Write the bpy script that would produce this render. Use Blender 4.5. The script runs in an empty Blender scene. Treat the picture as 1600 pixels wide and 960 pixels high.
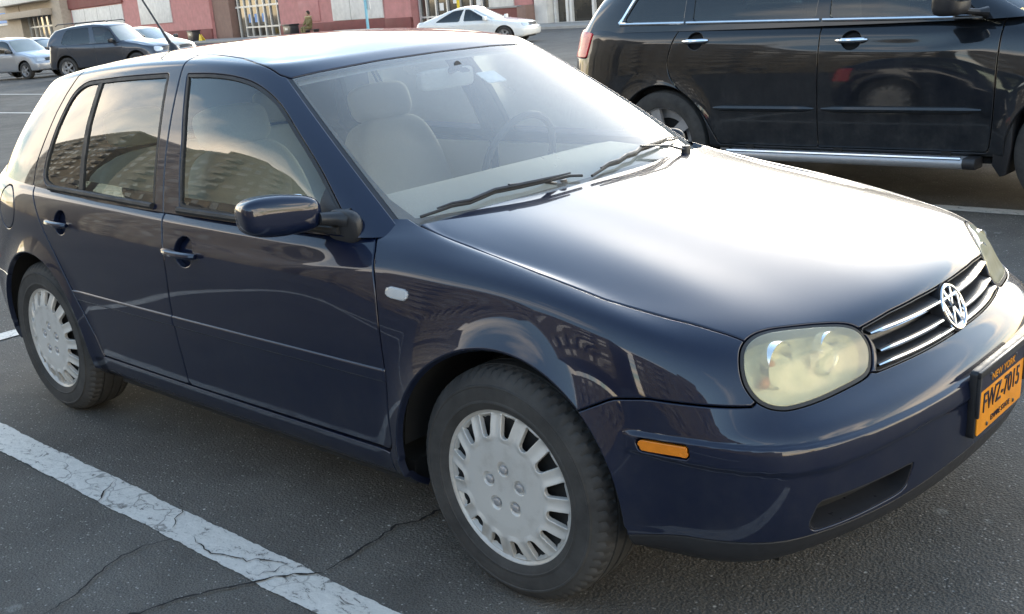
import bpy, bmesh, math, random
import numpy as np
from mathutils import Matrix, Vector
random.seed(7); RNG=np.random.default_rng(7)
sc=bpy.context.scene
COL=sc.collection
R=math.radians
# ---------------------------------------------------------------- camera
cd=bpy.data.cameras.new('camera'); cam=bpy.data.objects.new('camera',cd); COL.objects.link(cam); sc.camera=cam
cd.sensor_width=36.0; cd.lens=38.1; cd.clip_start=.05; cd.clip_end=3000
_r=Vector((.736882,.671296,-.079792)); _u=Vector((-.130135,.256682,.957695)); _d=Vector((-.663378,.695324,-.276504))
cam.matrix_world=Matrix(((_r.x,_u.x,-_d.x,1.75408),(_r.y,_u.y,-_d.y,-2.61208),(_r.z,_u.z,-_d.z,1.49858),(0,0,0,1)))
# ---------------------------------------------------------------- light
SUN_AZ,SUN_EL=R(112),R(17)          # counter-clockwise from +x
SUNV=Vector((math.cos(SUN_AZ)*math.cos(SUN_EL),math.sin(SUN_AZ)*math.cos(SUN_EL),math.sin(SUN_EL)))
wd=bpy.data.worlds.new('World'); sc.world=wd; wd.use_nodes=True; nt=wd.node_tree; ND,LK=nt.nodes,nt.links
def N(t,**k):
    n=ND.new(t)
    for a,b in k.items(): setattr(n,a,b)
    return n
def M(op,a,b=None,c=None,clamp=False):
    n=N('ShaderNodeMath',operation=op,use_clamp=clamp)
    for i,v in enumerate((a,b,c)):
        if v is None: continue
        if isinstance(v,(int,float)): n.inputs[i].default_value=v
        else: LK.new(v,n.inputs[i])
    return n.outputs[0]
sky=N('ShaderNodeTexSky',sky_type='NISHITA',sun_disc=False,sun_elevation=SUN_EL,sun_rotation=math.atan2(SUNV.x,SUNV.y),air_density=1.2,dust_density=.4,ozone_density=2.0)
tc=N('ShaderNodeTexCoord'); sx=N('ShaderNodeSeparateXYZ'); LK.new(tc.outputs['Generated'],sx.inputs[0])
zz=M('ADD',M('MAXIMUM',sx.outputs[2],0.0),.14)
cb=N('ShaderNodeCombineXYZ'); LK.new(M('DIVIDE',sx.outputs[0],zz),cb.inputs[0]); LK.new(M('DIVIDE',sx.outputs[1],zz),cb.inputs[1])
mp=N('ShaderNodeMapping'); LK.new(cb.outputs[0],mp.inputs[0]); mp.inputs['Rotation'].default_value=(0,0,R(38)); mp.inputs['Scale'].default_value=(.42,1.05,1); mp.inputs['Location'].default_value=(1.7,.4,0)
nz=N('ShaderNodeTexNoise'); LK.new(mp.outputs[0],nz.inputs['Vector']); nz.inputs['Scale'].default_value=1.25; nz.inputs['Detail'].default_value=7; nz.inputs['Roughness'].default_value=.55; nz.inputs['Distortion'].default_value=.5
el=N('ShaderNodeMapRange'); el.interpolation_type='SMOOTHSTEP'; LK.new(sx.outputs[2],el.inputs['Value']); el.inputs['From Min'].default_value=.22; el.inputs['From Max'].default_value=.62; el.inputs['To Min'].default_value=.08; el.inputs['To Max'].default_value=-.20
cr=N('ShaderNodeValToRGB'); LK.new(M('ADD',nz.outputs['Fac'],el.outputs[0]),cr.inputs[0]); cr.color_ramp.elements[0].position=.47; cr.color_ramp.elements[1].position=.66
dt=N('ShaderNodeVectorMath',operation='DOT_PRODUCT'); LK.new(tc.outputs['Generated'],dt.inputs[0]); dt.inputs[1].default_value=SUNV
cs=M('MAXIMUM',dt.outputs['Value'],0.0)
glow=M('ADD',M('MULTIPLY',M('POWER',cs,20.0),4.5),M('MULTIPLY',M('POWER',cs,120.0),12.0))   # thin cloud scatters the sun forward
cl=N('ShaderNodeMixRGB'); cl.blend_type='ADD'; cl.inputs[0].default_value=1; cl.inputs[1].default_value=(10.2,8.6,6.7,1)
gc=N('ShaderNodeMixRGB'); gc.blend_type='MULTIPLY'; gc.inputs[0].default_value=1; LK.new(glow,gc.inputs[1]); gc.inputs[2].default_value=(1.0,.96,.88,1); LK.new(gc.outputs[0],cl.inputs[2])
mx=N('ShaderNodeMixRGB'); LK.new(M('MULTIPLY',cr.outputs['Color'],.92),mx.inputs[0]); tn=N('ShaderNodeMixRGB'); tn.blend_type='MULTIPLY'; tn.inputs[0].default_value=1; LK.new(sky.outputs[0],tn.inputs[1]); tn.inputs[2].default_value=(1.09,1.0,.90,1); LK.new(tn.outputs[0],mx.inputs[1]); LK.new(cl.outputs[0],mx.inputs[2])
bg=ND['Background']; LK.new(mx.outputs[0],bg.inputs[0]); bg.inputs[1].default_value=.15
sl=bpy.data.lights.new('sun','SUN'); sl.energy=.5; sl.angle=R(20); sl.color=(1,.92,.78)
so=bpy.data.objects.new('sun',sl); COL.objects.link(so); so.rotation_euler=SUNV.to_track_quat('Z','Y').to_euler(); so.location=(0,0,30)
sc.view_settings.view_transform='Standard'; sc.view_settings.look='None'; sc.view_settings.gamma=1; sc.view_settings.exposure=2.0
sc.view_settings.use_curve_mapping=False
# ---------------------------------------------------------------- surface kit
def spl_w(t):
    t2=t*t; t3=t2*t
    return np.stack([(1-3*t+3*t2-t3),(4-6*t2+3*t3),(1+3*t+3*t2-3*t3),t3],-1)/6.0
def bs_eval(C, s):
    """uniform cubic b-spline along axis 0; C has ghost rows at both ends; s in [0,n-3]"""
    n=C.shape[0]-2
    i=np.clip(np.floor(s).astype(int),0,n-2); w=spl_w(s-i)
    return sum(w[:,k].reshape((-1,)+(1,)*(C.ndim-1))*C[i+k] for k in range(4))
def ghost(C, m0=None, m1=None):
    """m0/m1: mirror vector (for symmetric ends) or None (natural end)"""
    a=C[1]*m0 if m0 is not None else 2*C[0]-C[1]
    b=C[-2]*m1 if m1 is not None else 2*C[-1]-C[-2]
    return np.concatenate([a[None],C,b[None]],0)
MY=np.array([1.,-1.,1.])
def net_ctrl(T, symu=(True,True), symv=(False,False), its=2, k=.8):
    C=T.copy()
    iu=np.arange(T.shape[0],dtype=float); iv=np.arange(T.shape[1],dtype=float)
    for _ in range(its):
        S=net_eval(C,iu,iv,symu,symv); C=C+k*(T-S)
    return C
def net_eval(C,su,sv,symu=(True,True),symv=(False,False)):
    G=ghost(C,MY if symu[0] else None,MY if symu[1] else None)
    A=bs_eval(G,su)
    A=np.swapaxes(A,0,1)
    G=ghost(A,MY if symv[0] else None,MY if symv[1] else None)
    return np.swapaxes(bs_eval(G,sv),0,1)
class Grid:
    """sampled smooth patch: P (nu,nv,3); fields are (nu,nv) arrays"""
    def __init__(s,P,U=None,W=None):
        s.P=P; s.nu,s.nv=P.shape[:2]; s.U=U; s.W=W; s.update()
    def update(s):
        s.Pu=np.gradient(s.P,axis=0); s.Pv=np.gradient(s.P,axis=1)
        n=np.cross(s.Pu,s.Pv); s.N=n/np.maximum(np.linalg.norm(n,axis=2,keepdims=True),1e-12)
        s.N[np.abs(s.P[...,1])<1e-6,1]=0; s.N/=np.maximum(np.linalg.norm(s.N,axis=2,keepdims=True),1e-12)
        s.x,s.y,s.z=s.P[...,0],s.P[...,1],s.P[...,2]
    def flip_out(s,c):
        if ((s.P-c)*s.N).sum()<0: s.N=-s.N; s.flip=True
        else: s.flip=False
    def grad(s,f):
        fu=np.gradient(f,axis=0); fv=np.gradient(f,axis=1)
        E=(s.Pu**2).sum(2);F=(s.Pu*s.Pv).sum(2);G=(s.Pv**2).sum(2); D=np.maximum(E*G-F*F,1e-16)
        a=(G*fu-F*fv)/D; b=(E*fv-F*fu)/D
        return a[...,None]*s.Pu+b[...,None]*s.Pv
    def norm(s,f,lo=.15):
        g=np.linalg.norm(s.grad(f),axis=2); return f/np.maximum(g,lo)
def catmull(pts,closed=True,n=10):
    p=np.array(pts,float); m=len(p)
    if closed: idx=lambda i:p[i%m]
    else: idx=lambda i:p[min(max(i,0),m-1)]
    out=[]
    for i in range(m if closed else m-1):
        a,b,c,d=idx(i-1),idx(i),idx(i+1),idx(i+2)
        for k in range(n):
            t=k/n; out.append(.5*((2*b)+(-a+c)*t+(2*a-5*b+4*c-d)*t*t+(-a+3*b-3*c+d)*t**3))
    if not closed: out.append(p[-1])
    return np.array(out)
def roundpoly(pts,r=.03,n=6):
    """closed polygon with rounded corners; r scalar or per-corner"""
    p=np.array(pts,float); m=len(p); out=[]
    for i in range(m):
        a,b,c=p[i-1],p[i],p[(i+1)%m]; ri=r[i] if hasattr(r,'__len__') else r
        u=a-b; v=c-b; lu=np.linalg.norm(u); lv=np.linalg.norm(v); k=min(ri,lu*.48,lv*.48)
        A=b+u/lu*k; B=b+v/lv*k
        for t in np.linspace(0,1,n): out.append((1-t)**2*A+2*t*(1-t)*b+t*t*B)
    return np.array(out)
def psd(poly,a,b):
    """signed distance (neg inside) of points (a,b arrays) to closed polygon"""
    sh=a.shape; q=np.stack([a.ravel(),b.ravel()],1); A=np.asarray(poly,float); B=np.roll(A,-1,0)
    lo=A.min(0)-.12; hi=A.max(0)+.12
    near=((q>=lo)&(q<=hi)).all(1); d=np.sqrt((np.maximum(np.maximum(lo-q,q-hi),0)**2).sum(1))+.12
    Q=q[near]
    if len(Q):
        best=np.full(len(Q),1e9); ins=np.zeros(len(Q),bool)
        for i in range(len(A)):
            ab=B[i]-A[i]; L=ab@ab
            if L<1e-14: continue
            w=Q-A[i]; t=np.clip((w@ab)/L,0,1); e=w-t[:,None]*ab; best=np.minimum(best,(e*e).sum(1))
            c=(A[i,1]>Q[:,1])!=(B[i,1]>Q[:,1])
            if c.any():
                xx=A[i,0]+(Q[:,1]-A[i,1])*ab[0]/(ab[1] if abs(ab[1])>1e-12 else 1e-12)
                ins^=c&(Q[:,0]<xx)
        d[near]=np.where(ins,-1,1)*np.sqrt(best)
    return d.reshape(sh)
class TM:
    """triangle mesh with vertex attributes packed in rows: xyz, nxyz, d, gxyz"""
    def __init__(s,A,F): s.A=A; s.F=F
def grid_tm(g,ds):
    cols=[g.P,g.N]
    for d in ds:
        gr=g.grad(d); n=np.linalg.norm(gr,axis=2,keepdims=True); cols+=[d[...,None],gr/np.maximum(n,1e-9)]
    A=np.concatenate(cols,2).reshape(g.nu*g.nv,-1)
    i=np.arange(g.nu-1)[:,None]*g.nv+np.arange(g.nv-1)[None]
    a=i.ravel();b=a+1;c=a+g.nv+1;e=a+g.nv
    F=np.concatenate([np.stack([a,e,c],1),np.stack([a,c,b],1)])
    if g.flip: F=F[:,::-1]
    return TM(A,F)
def slice_tm(m,level,col=6,keep='lo'):
    """split triangles along field==level; keep 'lo' (below) or 'both'"""
    A,F=m.A,m.F
    if len(F)==0: return m
    d=A[:,col]-level; d=np.where(np.abs(d)<1e-7,1e-7,d)
    neg=d[F]<0; k=neg.sum(1)
    parts=[F[k==3]]
    if keep=='both': parts.append(F[k==0])
    sel=(k==1)|(k==2); mix=F[sel]
    if len(mix)==0: return compact(TM(A,np.concatenate(parts)))
    nm=neg[sel]; one=nm.sum(1)==1
    lone=np.where(one,np.argmax(nm,1),np.argmin(nm,1))
    r=np.arange(len(mix)); p=mix[r,lone];q=mix[r,(lone+1)%3];s=mix[r,(lone+2)%3]
    e1=np.stack([np.minimum(p,q),np.maximum(p,q)],1);e2=np.stack([np.minimum(p,s),np.maximum(p,s)],1)
    E=np.concatenate([e1,e2]); key=E[:,0].astype(np.int64)*len(A)+E[:,1]
    uk,inv=np.unique(key,return_inverse=True); inv=inv.ravel()
    a=uk//len(A); b=uk%len(A); t=(d[a]/(d[a]-d[b]))[:,None]
    NA=A[a]*(1-t)+A[b]*t
    NA[:,3:6]/=np.maximum(np.linalg.norm(NA[:,3:6],axis=1,keepdims=True),1e-9)
    NA[:,col]=level
    ids=len(A)+inv; pq=ids[:len(mix)]; ps=ids[len(mix):]
    tip=np.stack([p,pq,ps],1); q1=np.stack([pq,q,s],1); q2=np.stack([pq,s,ps],1)
    if keep=='both': parts+= [tip,q1,q2]
    else: parts+=[tip[one],q1[~one],q2[~one]]
    return compact(TM(np.concatenate([A,NA]),np.concatenate(parts)))
def compact(m):
    if len(m.F)==0: return TM(np.zeros((0,m.A.shape[1])),np.zeros((0,3),int))
    u,inv=np.unique(m.F,return_inverse=True); return TM(m.A[u],inv.reshape(-1,3))
def panel(g,ds,gap=.0018,roll=.004,depth=.016,sink=0.0,skirt=True):
    """cut the patch g to every field < -gap, with rolled edges and a return flange; gives verts, normals, tris"""
    if not isinstance(ds,(list,tuple)): ds=[ds]
    m=grid_tm(g,ds); nf=len(ds); Z=np.zeros((0,3))
    for i in range(nf): m=slice_tm(m,-gap,6+4*i)
    if len(m.F)==0: return Z,Z,np.zeros((0,3),int)
    if roll>0:
        for i in range(nf):
            for k in (.35,1.0): m=slice_tm(m,-gap-roll*k,6+4*i,'both')
    A=m.A; V=A[:,:3].copy(); N0=A[:,3:6].copy(); N=N0.copy(); Gs=[]
    for i in range(nf):
        G=A[:,7+4*i:10+4*i]; G=G-(G*N0).sum(1,keepdims=True)*N0; G=G/np.maximum(np.linalg.norm(G,axis=1,keepdims=True),1e-9); Gs.append(G)
        if roll>0:
            s=1-np.clip((-A[:,6+4*i]-gap)/roll,0,1)
            V-=N0*(roll*(1-np.sqrt(np.maximum(1-s*s*.98,0))))[:,None]; w=(s*.97)[:,None]; N=N*np.sqrt(1-w*w)+G*w
    V=V-N0*sink; F=m.F; n0=len(V)
    if skirt:
        ed=np.concatenate([F[:,[0,1]],F[:,[1,2]],F[:,[2,0]]]); key=np.minimum(ed[:,0],ed[:,1]).astype(np.int64)*n0+np.maximum(ed[:,0],ed[:,1])
        u,ix,ct=np.unique(key,return_index=True,return_counts=True); bd=ed[ix[ct==1]]
        VV=[V];NN=[N];FF=[F]; n=n0
        for i in range(nf):
            c=6+4*i; b=bd[(np.abs(A[bd[:,0],c]+gap)<2e-5)&(np.abs(A[bd[:,1],c]+gap)<2e-5)]
            if not len(b): continue
            vs,inv=np.unique(b,return_inverse=True); inv=inv.reshape(-1,2)
            VV+=[V[vs],V[vs]-N0[vs]*depth]; NN+=[Gs[i][vs]]*2
            t0=n+inv; t1=n+len(vs)+inv; n+=2*len(vs)
            FF+=[np.stack([t0[:,1],t0[:,0],t1[:,0]],1),np.stack([t0[:,1],t1[:,0],t1[:,1]],1)]
        V=np.concatenate(VV);N=np.concatenate(NN);F=np.concatenate(FF)
    return V,N,F
def lerp1(x,xs,ys): return np.interp(x,xs,ys)
def smooth(a,b,x):
    t=np.clip((x-a)/(b-a),0,1); return t*t*(3-2*t)
def pchip(x,xs,ys):
    xs=np.array(xs,float); ys=np.array(ys,float); h=np.diff(xs); dl=np.diff(ys)/h; m=np.zeros(len(xs))
    for i in range(1,len(xs)-1):
        if dl[i-1]*dl[i]>0:
            w1=2*h[i]+h[i-1]; w2=h[i]+2*h[i-1]; m[i]=(w1+w2)/(w1/dl[i-1]+w2/dl[i])
    m[0]=dl[0]; m[-1]=dl[-1]
    x=np.clip(x,xs[0],xs[-1]); i=np.clip(np.searchsorted(xs,x)-1,0,len(xs)-2); t=(x-xs[i])/h[i]
    t2=t*t;t3=t2*t
    return (2*t3-3*t2+1)*ys[i]+(t3-2*t2+t)*h[i]*m[i]+(-2*t3+3*t2)*ys[i+1]+(t3-t2)*h[i]*m[i+1]
# ---------------------------------------------------------------- materials
class NT:
    def __init__(s,name):
        s.m=bpy.data.materials.new(name); s.m.use_nodes=True; s.t=s.m.node_tree; s.b=s.t.nodes['Principled BSDF']; s.out=s.t.nodes['Material Output']
    def n(s,ty,**k):
        n=s.t.nodes.new(ty)
        for a,b in k.items(): setattr(n,a,b)
        return n
    def l(s,a,b): s.t.links.new(a,b)
    def set(s,**k):
        for a,v in k.items(): s.b.inputs[a.replace('_',' ')].default_value=v
        return s
    def co(s): return s.n('ShaderNodeTexCoord').outputs['Object']
    def noise(s,scale,detail=4,rough=.55,vec=None,stretch=None,dist=0):
        v=vec if vec is not None else s.co()
        if stretch:
            mp=s.n('ShaderNodeMapping'); s.l(v,mp.inputs[0]); mp.inputs['Scale'].default_value=stretch; v=mp.outputs[0]
        n=s.n('ShaderNodeTexNoise'); s.l(v,n.inputs['Vector']); n.inputs['Scale'].default_value=scale; n.inputs['Detail'].default_value=detail; n.inputs['Roughness'].default_value=rough; n.inputs['Distortion'].default_value=dist
        return n.outputs['Fac']
    def ramp(s,f,*st):
        r=s.n('ShaderNodeValToRGB'); s.l(f,r.inputs[0]); e=r.color_ramp.elements
        while len(e)<len(st): e.new(.5)
        for k,(p,c) in zip(e,st): k.position=p; k.color=(c,c,c,1) if isinstance(c,(int,float)) else (*c,1)
        return r.outputs['Color']
    def math(s,op,a,b=None,clamp=False):
        n=s.n('ShaderNodeMath',operation=op,use_clamp=clamp)
        for i,v in enumerate((a,b)):
            if v is None: continue
            if isinstance(v,(int,float)): n.inputs[i].default_value=v
            else: s.l(v,n.inputs[i])
        return n.outputs[0]
    def mix(s,f,a,b,mode='MIX'):
        n=s.n('ShaderNodeMixRGB',blend_type=mode)
        for i,v in enumerate((f,a,b)):
            if isinstance(v,(int,float)): n.inputs[i].default_value=v if i==0 else (v,v,v,1)
            elif isinstance(v,tuple): n.inputs[i].default_value=(*v,1)
            else: s.l(v,n.inputs[i])
        return n.outputs[0]
    def bump(s,h,dist=.001,st=1):
        b=s.n('ShaderNodeBump'); b.inputs['Strength'].default_value=st; b.inputs['Distance'].default_value=dist; s.l(h,b.inputs['Height']); s.l(b.outputs[0],s.b.inputs['Normal']); return b
    def zc(s,world=False):
        if world:
            g=s.n('ShaderNodeNewGeometry'); v=g.outputs['Position']
        else: v=s.co()
        x=s.n('ShaderNodeSeparateXYZ'); s.l(v,x.inputs[0]); return x.outputs[2]
MAT={}
def simple(name,col,rough=.5,metal=0,var=.12,scale=40,spec=.5,coat=0):
    k=NT(name).set(Base_Color=(*col,1),Roughness=rough,Metallic=metal,Specular_IOR_Level=spec)
    f=k.noise(scale,5); k.l(k.mix(1.0,(*col,),k.ramp(f,(.3,1-var),(.7,1+var)),'MULTIPLY'),k.b.inputs['Base Color'])
    k.l(k.ramp(k.noise(scale*.5,4),(.3,max(rough-.08,.02)),(.7,min(rough+.08,1))),k.b.inputs['Roughness'])
    if coat: k.set(Coat_Weight=coat,Coat_Roughness=.03)
    MAT[name]=k.m; return k.m
def paint(name,col,metal=.35,rough=.32,dirt=.5,dirtcol=(.16,.15,.14),coat=1.0,zlo=.2,zhi=1.0,top=.0):
    """clear-coated car paint with road dust that thickens towards the sills"""
    k=NT(name).set(Metallic=metal,Coat_Weight=coat,Coat_Roughness=.025,Coat_IOR=1.55,Specular_IOR_Level=.12)
    fl=k.noise(2600,2); base=k.mix(1.0,tuple(col),k.ramp(fl,(.3,.75),(.7,1.3)),'MULTIPLY')
    z=k.zc(True); low=k.math('DIVIDE',k.math('SUBTRACT',zhi,z),zhi-zlo,True)
    n1=k.noise(7,6,.65); n2=k.noise(38,5,.7); st=k.noise(16,3,.5,stretch=(1,1,.12))
    m=k.math('MULTIPLY',k.ramp(n1,(.35,.25),(.7,1.0)),k.ramp(st,(.3,.5),(.75,1.0)))
    m=k.math('MULTIPLY',m,k.ramp(n2,(.3,.55),(.7,1.0)))
    d=k.math('MULTIPLY',m,k.math('ADD',k.math('MULTIPLY',k.math('POWER',low,1.6),dirt),.035+top),True)
    k.l(k.mix(d,base,tuple(dirtcol)),k.b.inputs['Base Color'])
    k.l(k.math('MULTIPLY',k.math('SUBTRACT',1.0,d,True),metal),k.b.inputs['Metallic'])
    k.l(k.math('ADD',k.math('MULTIPLY',d,.6),rough,True),k.b.inputs['Roughness'])
    k.l(k.math('MULTIPLY',k.math('SUBTRACT',1.0,k.math('MULTIPLY',d,1.0),True),coat),k.b.inputs['Coat Weight'])
    k.l(k.math('ADD',k.math('MULTIPLY',d,.25),.02,True),k.b.inputs['Coat Roughness'])
    MAT[name]=k.m; return k.m
def glass(name,tint=(.86,.92,.88),dust=.03,dustcol=(.75,.74,.7),refl=1.0,rough=.0):
    """thin pane: tinted see-through, fresnel reflection, a film of dust"""
    k=NT(name); t=k.t; t.nodes.remove(k.b)
    tr=k.n('ShaderNodeBsdfTransparent'); tr.inputs[0].default_value=(*tint,1)
    gl=k.n('ShaderNodeBsdfGlossy'); gl.inputs['Roughness'].default_value=rough; gl.inputs[0].default_value=(refl,refl,refl,1)
    fr=k.n('ShaderNodeFresnel'); fr.inputs[0].default_value=1.5
    m1=k.n('ShaderNodeMixShader'); k.l(k.math('MULTIPLY',fr.outputs[0],1.55,True),m1.inputs[0]); k.l(tr.outputs[0],m1.inputs[1]); k.l(gl.outputs[0],m1.inputs[2])
    if dust>0:
        df=k.n('ShaderNodeBsdfDiffuse'); df.inputs[0].default_value=(*dustcol,1)
        tl=k.n('ShaderNodeBsdfTranslucent'); tl.inputs[0].default_value=(*dustcol,1)
        ds=k.n('ShaderNodeMixShader'); ds.inputs[0].default_value=.5; k.l(df.outputs[0],ds.inputs[1]); k.l(tl.outputs[0],ds.inputs[2])
        m2=k.n('ShaderNodeMixShader'); k.l(k.ramp(k.noise(5,6,.6,stretch=(1,1,.5)),(.3,dust*.8),(.7,dust*1.2)),m2.inputs[0]); k.l(m1.outputs[0],m2.inputs[1]); k.l(ds.outputs[0],m2.inputs[2]); o=m2
    else: o=m1
    k.l(o.outputs[0],k.out.inputs[0]); MAT[name]=k.m; return k.m
paint('blue_paint',(.0019,.0062,.025),metal=.12,rough=.4,dirt=.40,dirtcol=(.075,.073,.070),top=.008)
paint('black_paint',(.006,.009,.014),metal=.3,rough=.3,dirt=.75,dirtcol=(.075,.075,.074),zlo=.3,zhi=1.3,top=.04)
glass('windscreen_glass',(.97,.98,.95),.22,(.96,.95,.89)); glass('side_glass',(.78,.86,.82),.03); glass('tint_glass',(.16,.19,.19),.02)
simple('black_rubber',(.022,.022,.023),.6,scale=60); simple('black_plastic',(.022,.022,.024),.45,scale=80); simple('satin_black',(.03,.03,.033),.35,scale=80)
simple('chrome',(.72,.73,.75),.12,1.0,.03); simple('silver_plastic',(.42,.42,.43),.38,.55,.06,30); simple('steel',(.3,.3,.31),.4,.9)
simple('under_black',(.012,.012,.012),.9); simple('grey_cloth',(.50,.47,.41),.9,scale=300); simple('beige_trim',(.55,.52,.45),.75,scale=200); simple('dark_trim',(.05,.05,.052),.7,scale=200)
simple('white_label',(.8,.8,.78),.6); simple('red_lens',(.62,.03,.05),.3,coat=.25,var=.15); simple('amber_lens',(.75,.22,.01),.2,coat=.8,var=.1); simple('reflector',(.85,.85,.82),.10,1.0,.03)
# ---------------------------------------------------------------- mesh helpers
def link(o,parent=None):
    COL.objects.link(o)
    if parent is not None: o.parent=parent
    return o
def tri_obj(name,V,Nn,F,mat,parent=None,mirror=False,weld=False):
    """object from triangle arrays with given normals; mirror: other half only; weld: both halves in one mesh"""
    V=np.asarray(V,float); Nn=np.asarray(Nn,float); F=np.asarray(F,int)
    if mirror: V=V*MY; Nn=Nn*MY; F=F[:,::-1]
    if weld:
        n=len(V); V2=V*MY; N2=Nn*MY; F2=F[:,::-1]+n
        V=np.concatenate([V,V2]); Nn=np.concatenate([Nn,N2]); F=np.concatenate([F,F2])
    me=bpy.data.meshes.new(name); nv,nf=len(V),len(F)
    me.vertices.add(nv); me.vertices.foreach_set('co',V.astype(np.float32).ravel())
    me.loops.add(nf*3); me.loops.foreach_set('vertex_index',F.astype(np.int32).ravel())
    me.polygons.add(nf); me.polygons.foreach_set('loop_start',np.arange(0,nf*3,3,dtype=np.int32)); me.polygons.foreach_set('loop_total',np.full(nf,3,np.int32))
    me.polygons.foreach_set('use_smooth',np.ones(nf,bool)); me.update(calc_edges=True)
    me.normals_split_custom_set_from_vertices((Nn/np.maximum(np.linalg.norm(Nn,axis=1,keepdims=True),1e-9)).tolist())
    me.materials.append(MAT[mat] if isinstance(mat,str) else mat)
    return link(bpy.data.objects.new(name,me),parent)
class MB:
    """collects shapes into one mesh"""
    def __init__(s): s.v=[]; s.f=[]
    def add(s,v,f):
        n=len(s.v); s.v+= [tuple(map(float,p)) for p in v]; s.f+=[tuple(i+n for i in q) for q in f]; return s
    def box(s,c,h,rot=None):
        """c centre, h half sizes, rot 3x3 (rows are axes)"""
        c=np.array(c,float); A=np.eye(3) if rot is None else np.array(rot,float)
        v=[c+sx*h[0]*A[0]+sy*h[1]*A[1]+sz*h[2]*A[2] for sx in(-1,1) for sy in(-1,1) for sz in(-1,1)]
        return s.add(v,[(0,1,3,2),(4,6,7,5),(0,4,5,1),(2,3,7,6),(0,2,6,4),(1,5,7,3)])
    def bx(s,x0,x1,y0,y1,z0,z1): return s.box(((x0+x1)/2,(y0+y1)/2,(z0+z1)/2),(abs(x1-x0)/2,abs(y1-y0)/2,abs(z1-z0)/2))
    def sq(s,c,h,e1=.35,e2=.35,rot=None,nu=28,nv=16):
        """superellipsoid: rounded cushion/box"""
        A=np.eye(3) if rot is None else np.array(rot,float); sg=lambda w,e: np.sign(w)*abs(w)**e
        v=[];f=[]
        for j in range(nv+1):
            p=-math.pi/2+math.pi*j/nv
            for i in range(nu):
                t=2*math.pi*i/nu; q=(h[0]*sg(math.cos(p),e1)*sg(math.cos(t),e2),h[1]*sg(math.cos(p),e1)*sg(math.sin(t),e2),h[2]*sg(math.sin(p),e1))
                v.append(np.array(c)+q[0]*A[0]+q[1]*A[1]+q[2]*A[2])
        for j in range(nv):
            for i in range(nu): a=j*nu+i;b=j*nu+(i+1)%nu; f.append((a,b,b+nu,a+nu))
        return s.add(v,f)
    def tube(s,pts,r,n=10,cap=True,flat=1.0):
        pts=[np.array(p,float) for p in pts]; m=len(pts); rr=r if hasattr(r,'__len__') else [r]*m; v=[];f=[]
        up=np.array((0,0,1.)); 
        for i,p in enumerate(pts):
            t=pts[min(i+1,m-1)]-pts[max(i-1,0)]; t/=np.linalg.norm(t)+1e-12
            a=np.cross(up,t); 
            if np.linalg.norm(a)<.05: a=np.cross((0,1.,0),t)
            a/=np.linalg.norm(a); b=np.cross(t,a)
            for k in range(n):
                w=2*math.pi*k/n; v.append(p+rr[i]*(math.cos(w)*a+flat*math.sin(w)*b))
        for i in range(m-1):
            for k in range(n): f.append((i*n+k,i*n+(k+1)%n,(i+1)*n+(k+1)%n,(i+1)*n+k))
        if cap: f.append(tuple(range(n-1,-1,-1))); f.append(tuple((m-1)*n+k for k in range(n)))
        return s.add(v,f)
    def lathe(s,prof,c,axis=1,n=48,sgn=1,close=False):
        """prof: (radius, along) pairs revolved about an axis through c"""
        v=[];f=[];m=len(prof); o=[(axis+1)%3,(axis+2)%3]
        for i in range(n):
            t=2*math.pi*i/n
            for r,a in prof:
                p=[0,0,0]; p[axis]=c[axis]+sgn*a; p[o[0]]=c[o[0]]+r*math.cos(t); p[o[1]]=c[o[1]]+r*math.sin(t); v.append(p)
        for i in range(n):
            j=(i+1)%n
            for k in range(m-1): 
                q=(i*m+k,j*m+k,j*m+k+1,i*m+k+1); f.append(q if sgn>0 else q[::-1])
        return s.add(v,f)
    def prism(s,poly,o,ax,ay,az,d):
        """polygon (2d) in plane o+ax*x+ay*y extruded by d along az"""
        o,ax,ay,az=[np.array(q,float) for q in (o,ax,ay,az)]; n=len(poly)
        a=[o+ax*p[0]+ay*p[1] for p in poly]; v=a+[q+az*d for q in a]
        f=[tuple(range(n-1,-1,-1)),tuple(range(n,2*n))]+[(i,(i+1)%n,n+(i+1)%n,n+i) for i in range(n)]
        return s.add(v,f)
    def build(s,name,mat,parent=None,bevel=0,seg=2,ang=35,flip=False):
        me=bpy.data.meshes.new(name); me.from_pydata(s.v,[],s.f)
        bm=bmesh.new(); bm.from_mesh(me)
        if bevel: bmesh.ops.bevel(bm,geom=[e for e in bm.edges if len(e.link_faces)==2 and e.calc_face_angle(0)>R(25)],offset=bevel,segments=seg,affect='EDGES',profile=.5)
        bmesh.ops.recalc_face_normals(bm,faces=bm.faces[:]); bm.to_mesh(me); bm.free()
        me.polygons.foreach_set('use_smooth',np.ones(len(me.polygons),bool)); me.set_sharp_from_angle(angle=R(ang)); me.update()
        me.materials.append(MAT[mat] if isinstance(mat,str) else mat)
        return link(bpy.data.objects.new(name,me),parent)
def tag(o,label=None,cat=None,group=None,kind=None):
    for k,v in (('label',label),('category',cat),('group',group),('kind',kind)):
        if v: o[k]=v
    return o
def thing(name,loc,label,cat,rz=0,group=None):
    o=bpy.data.objects.new(name,None); o.empty_display_size=.2; COL.objects.link(o); o.location=loc; o.rotation_euler=(0,0,rz); return tag(o,label,cat,group)
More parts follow.
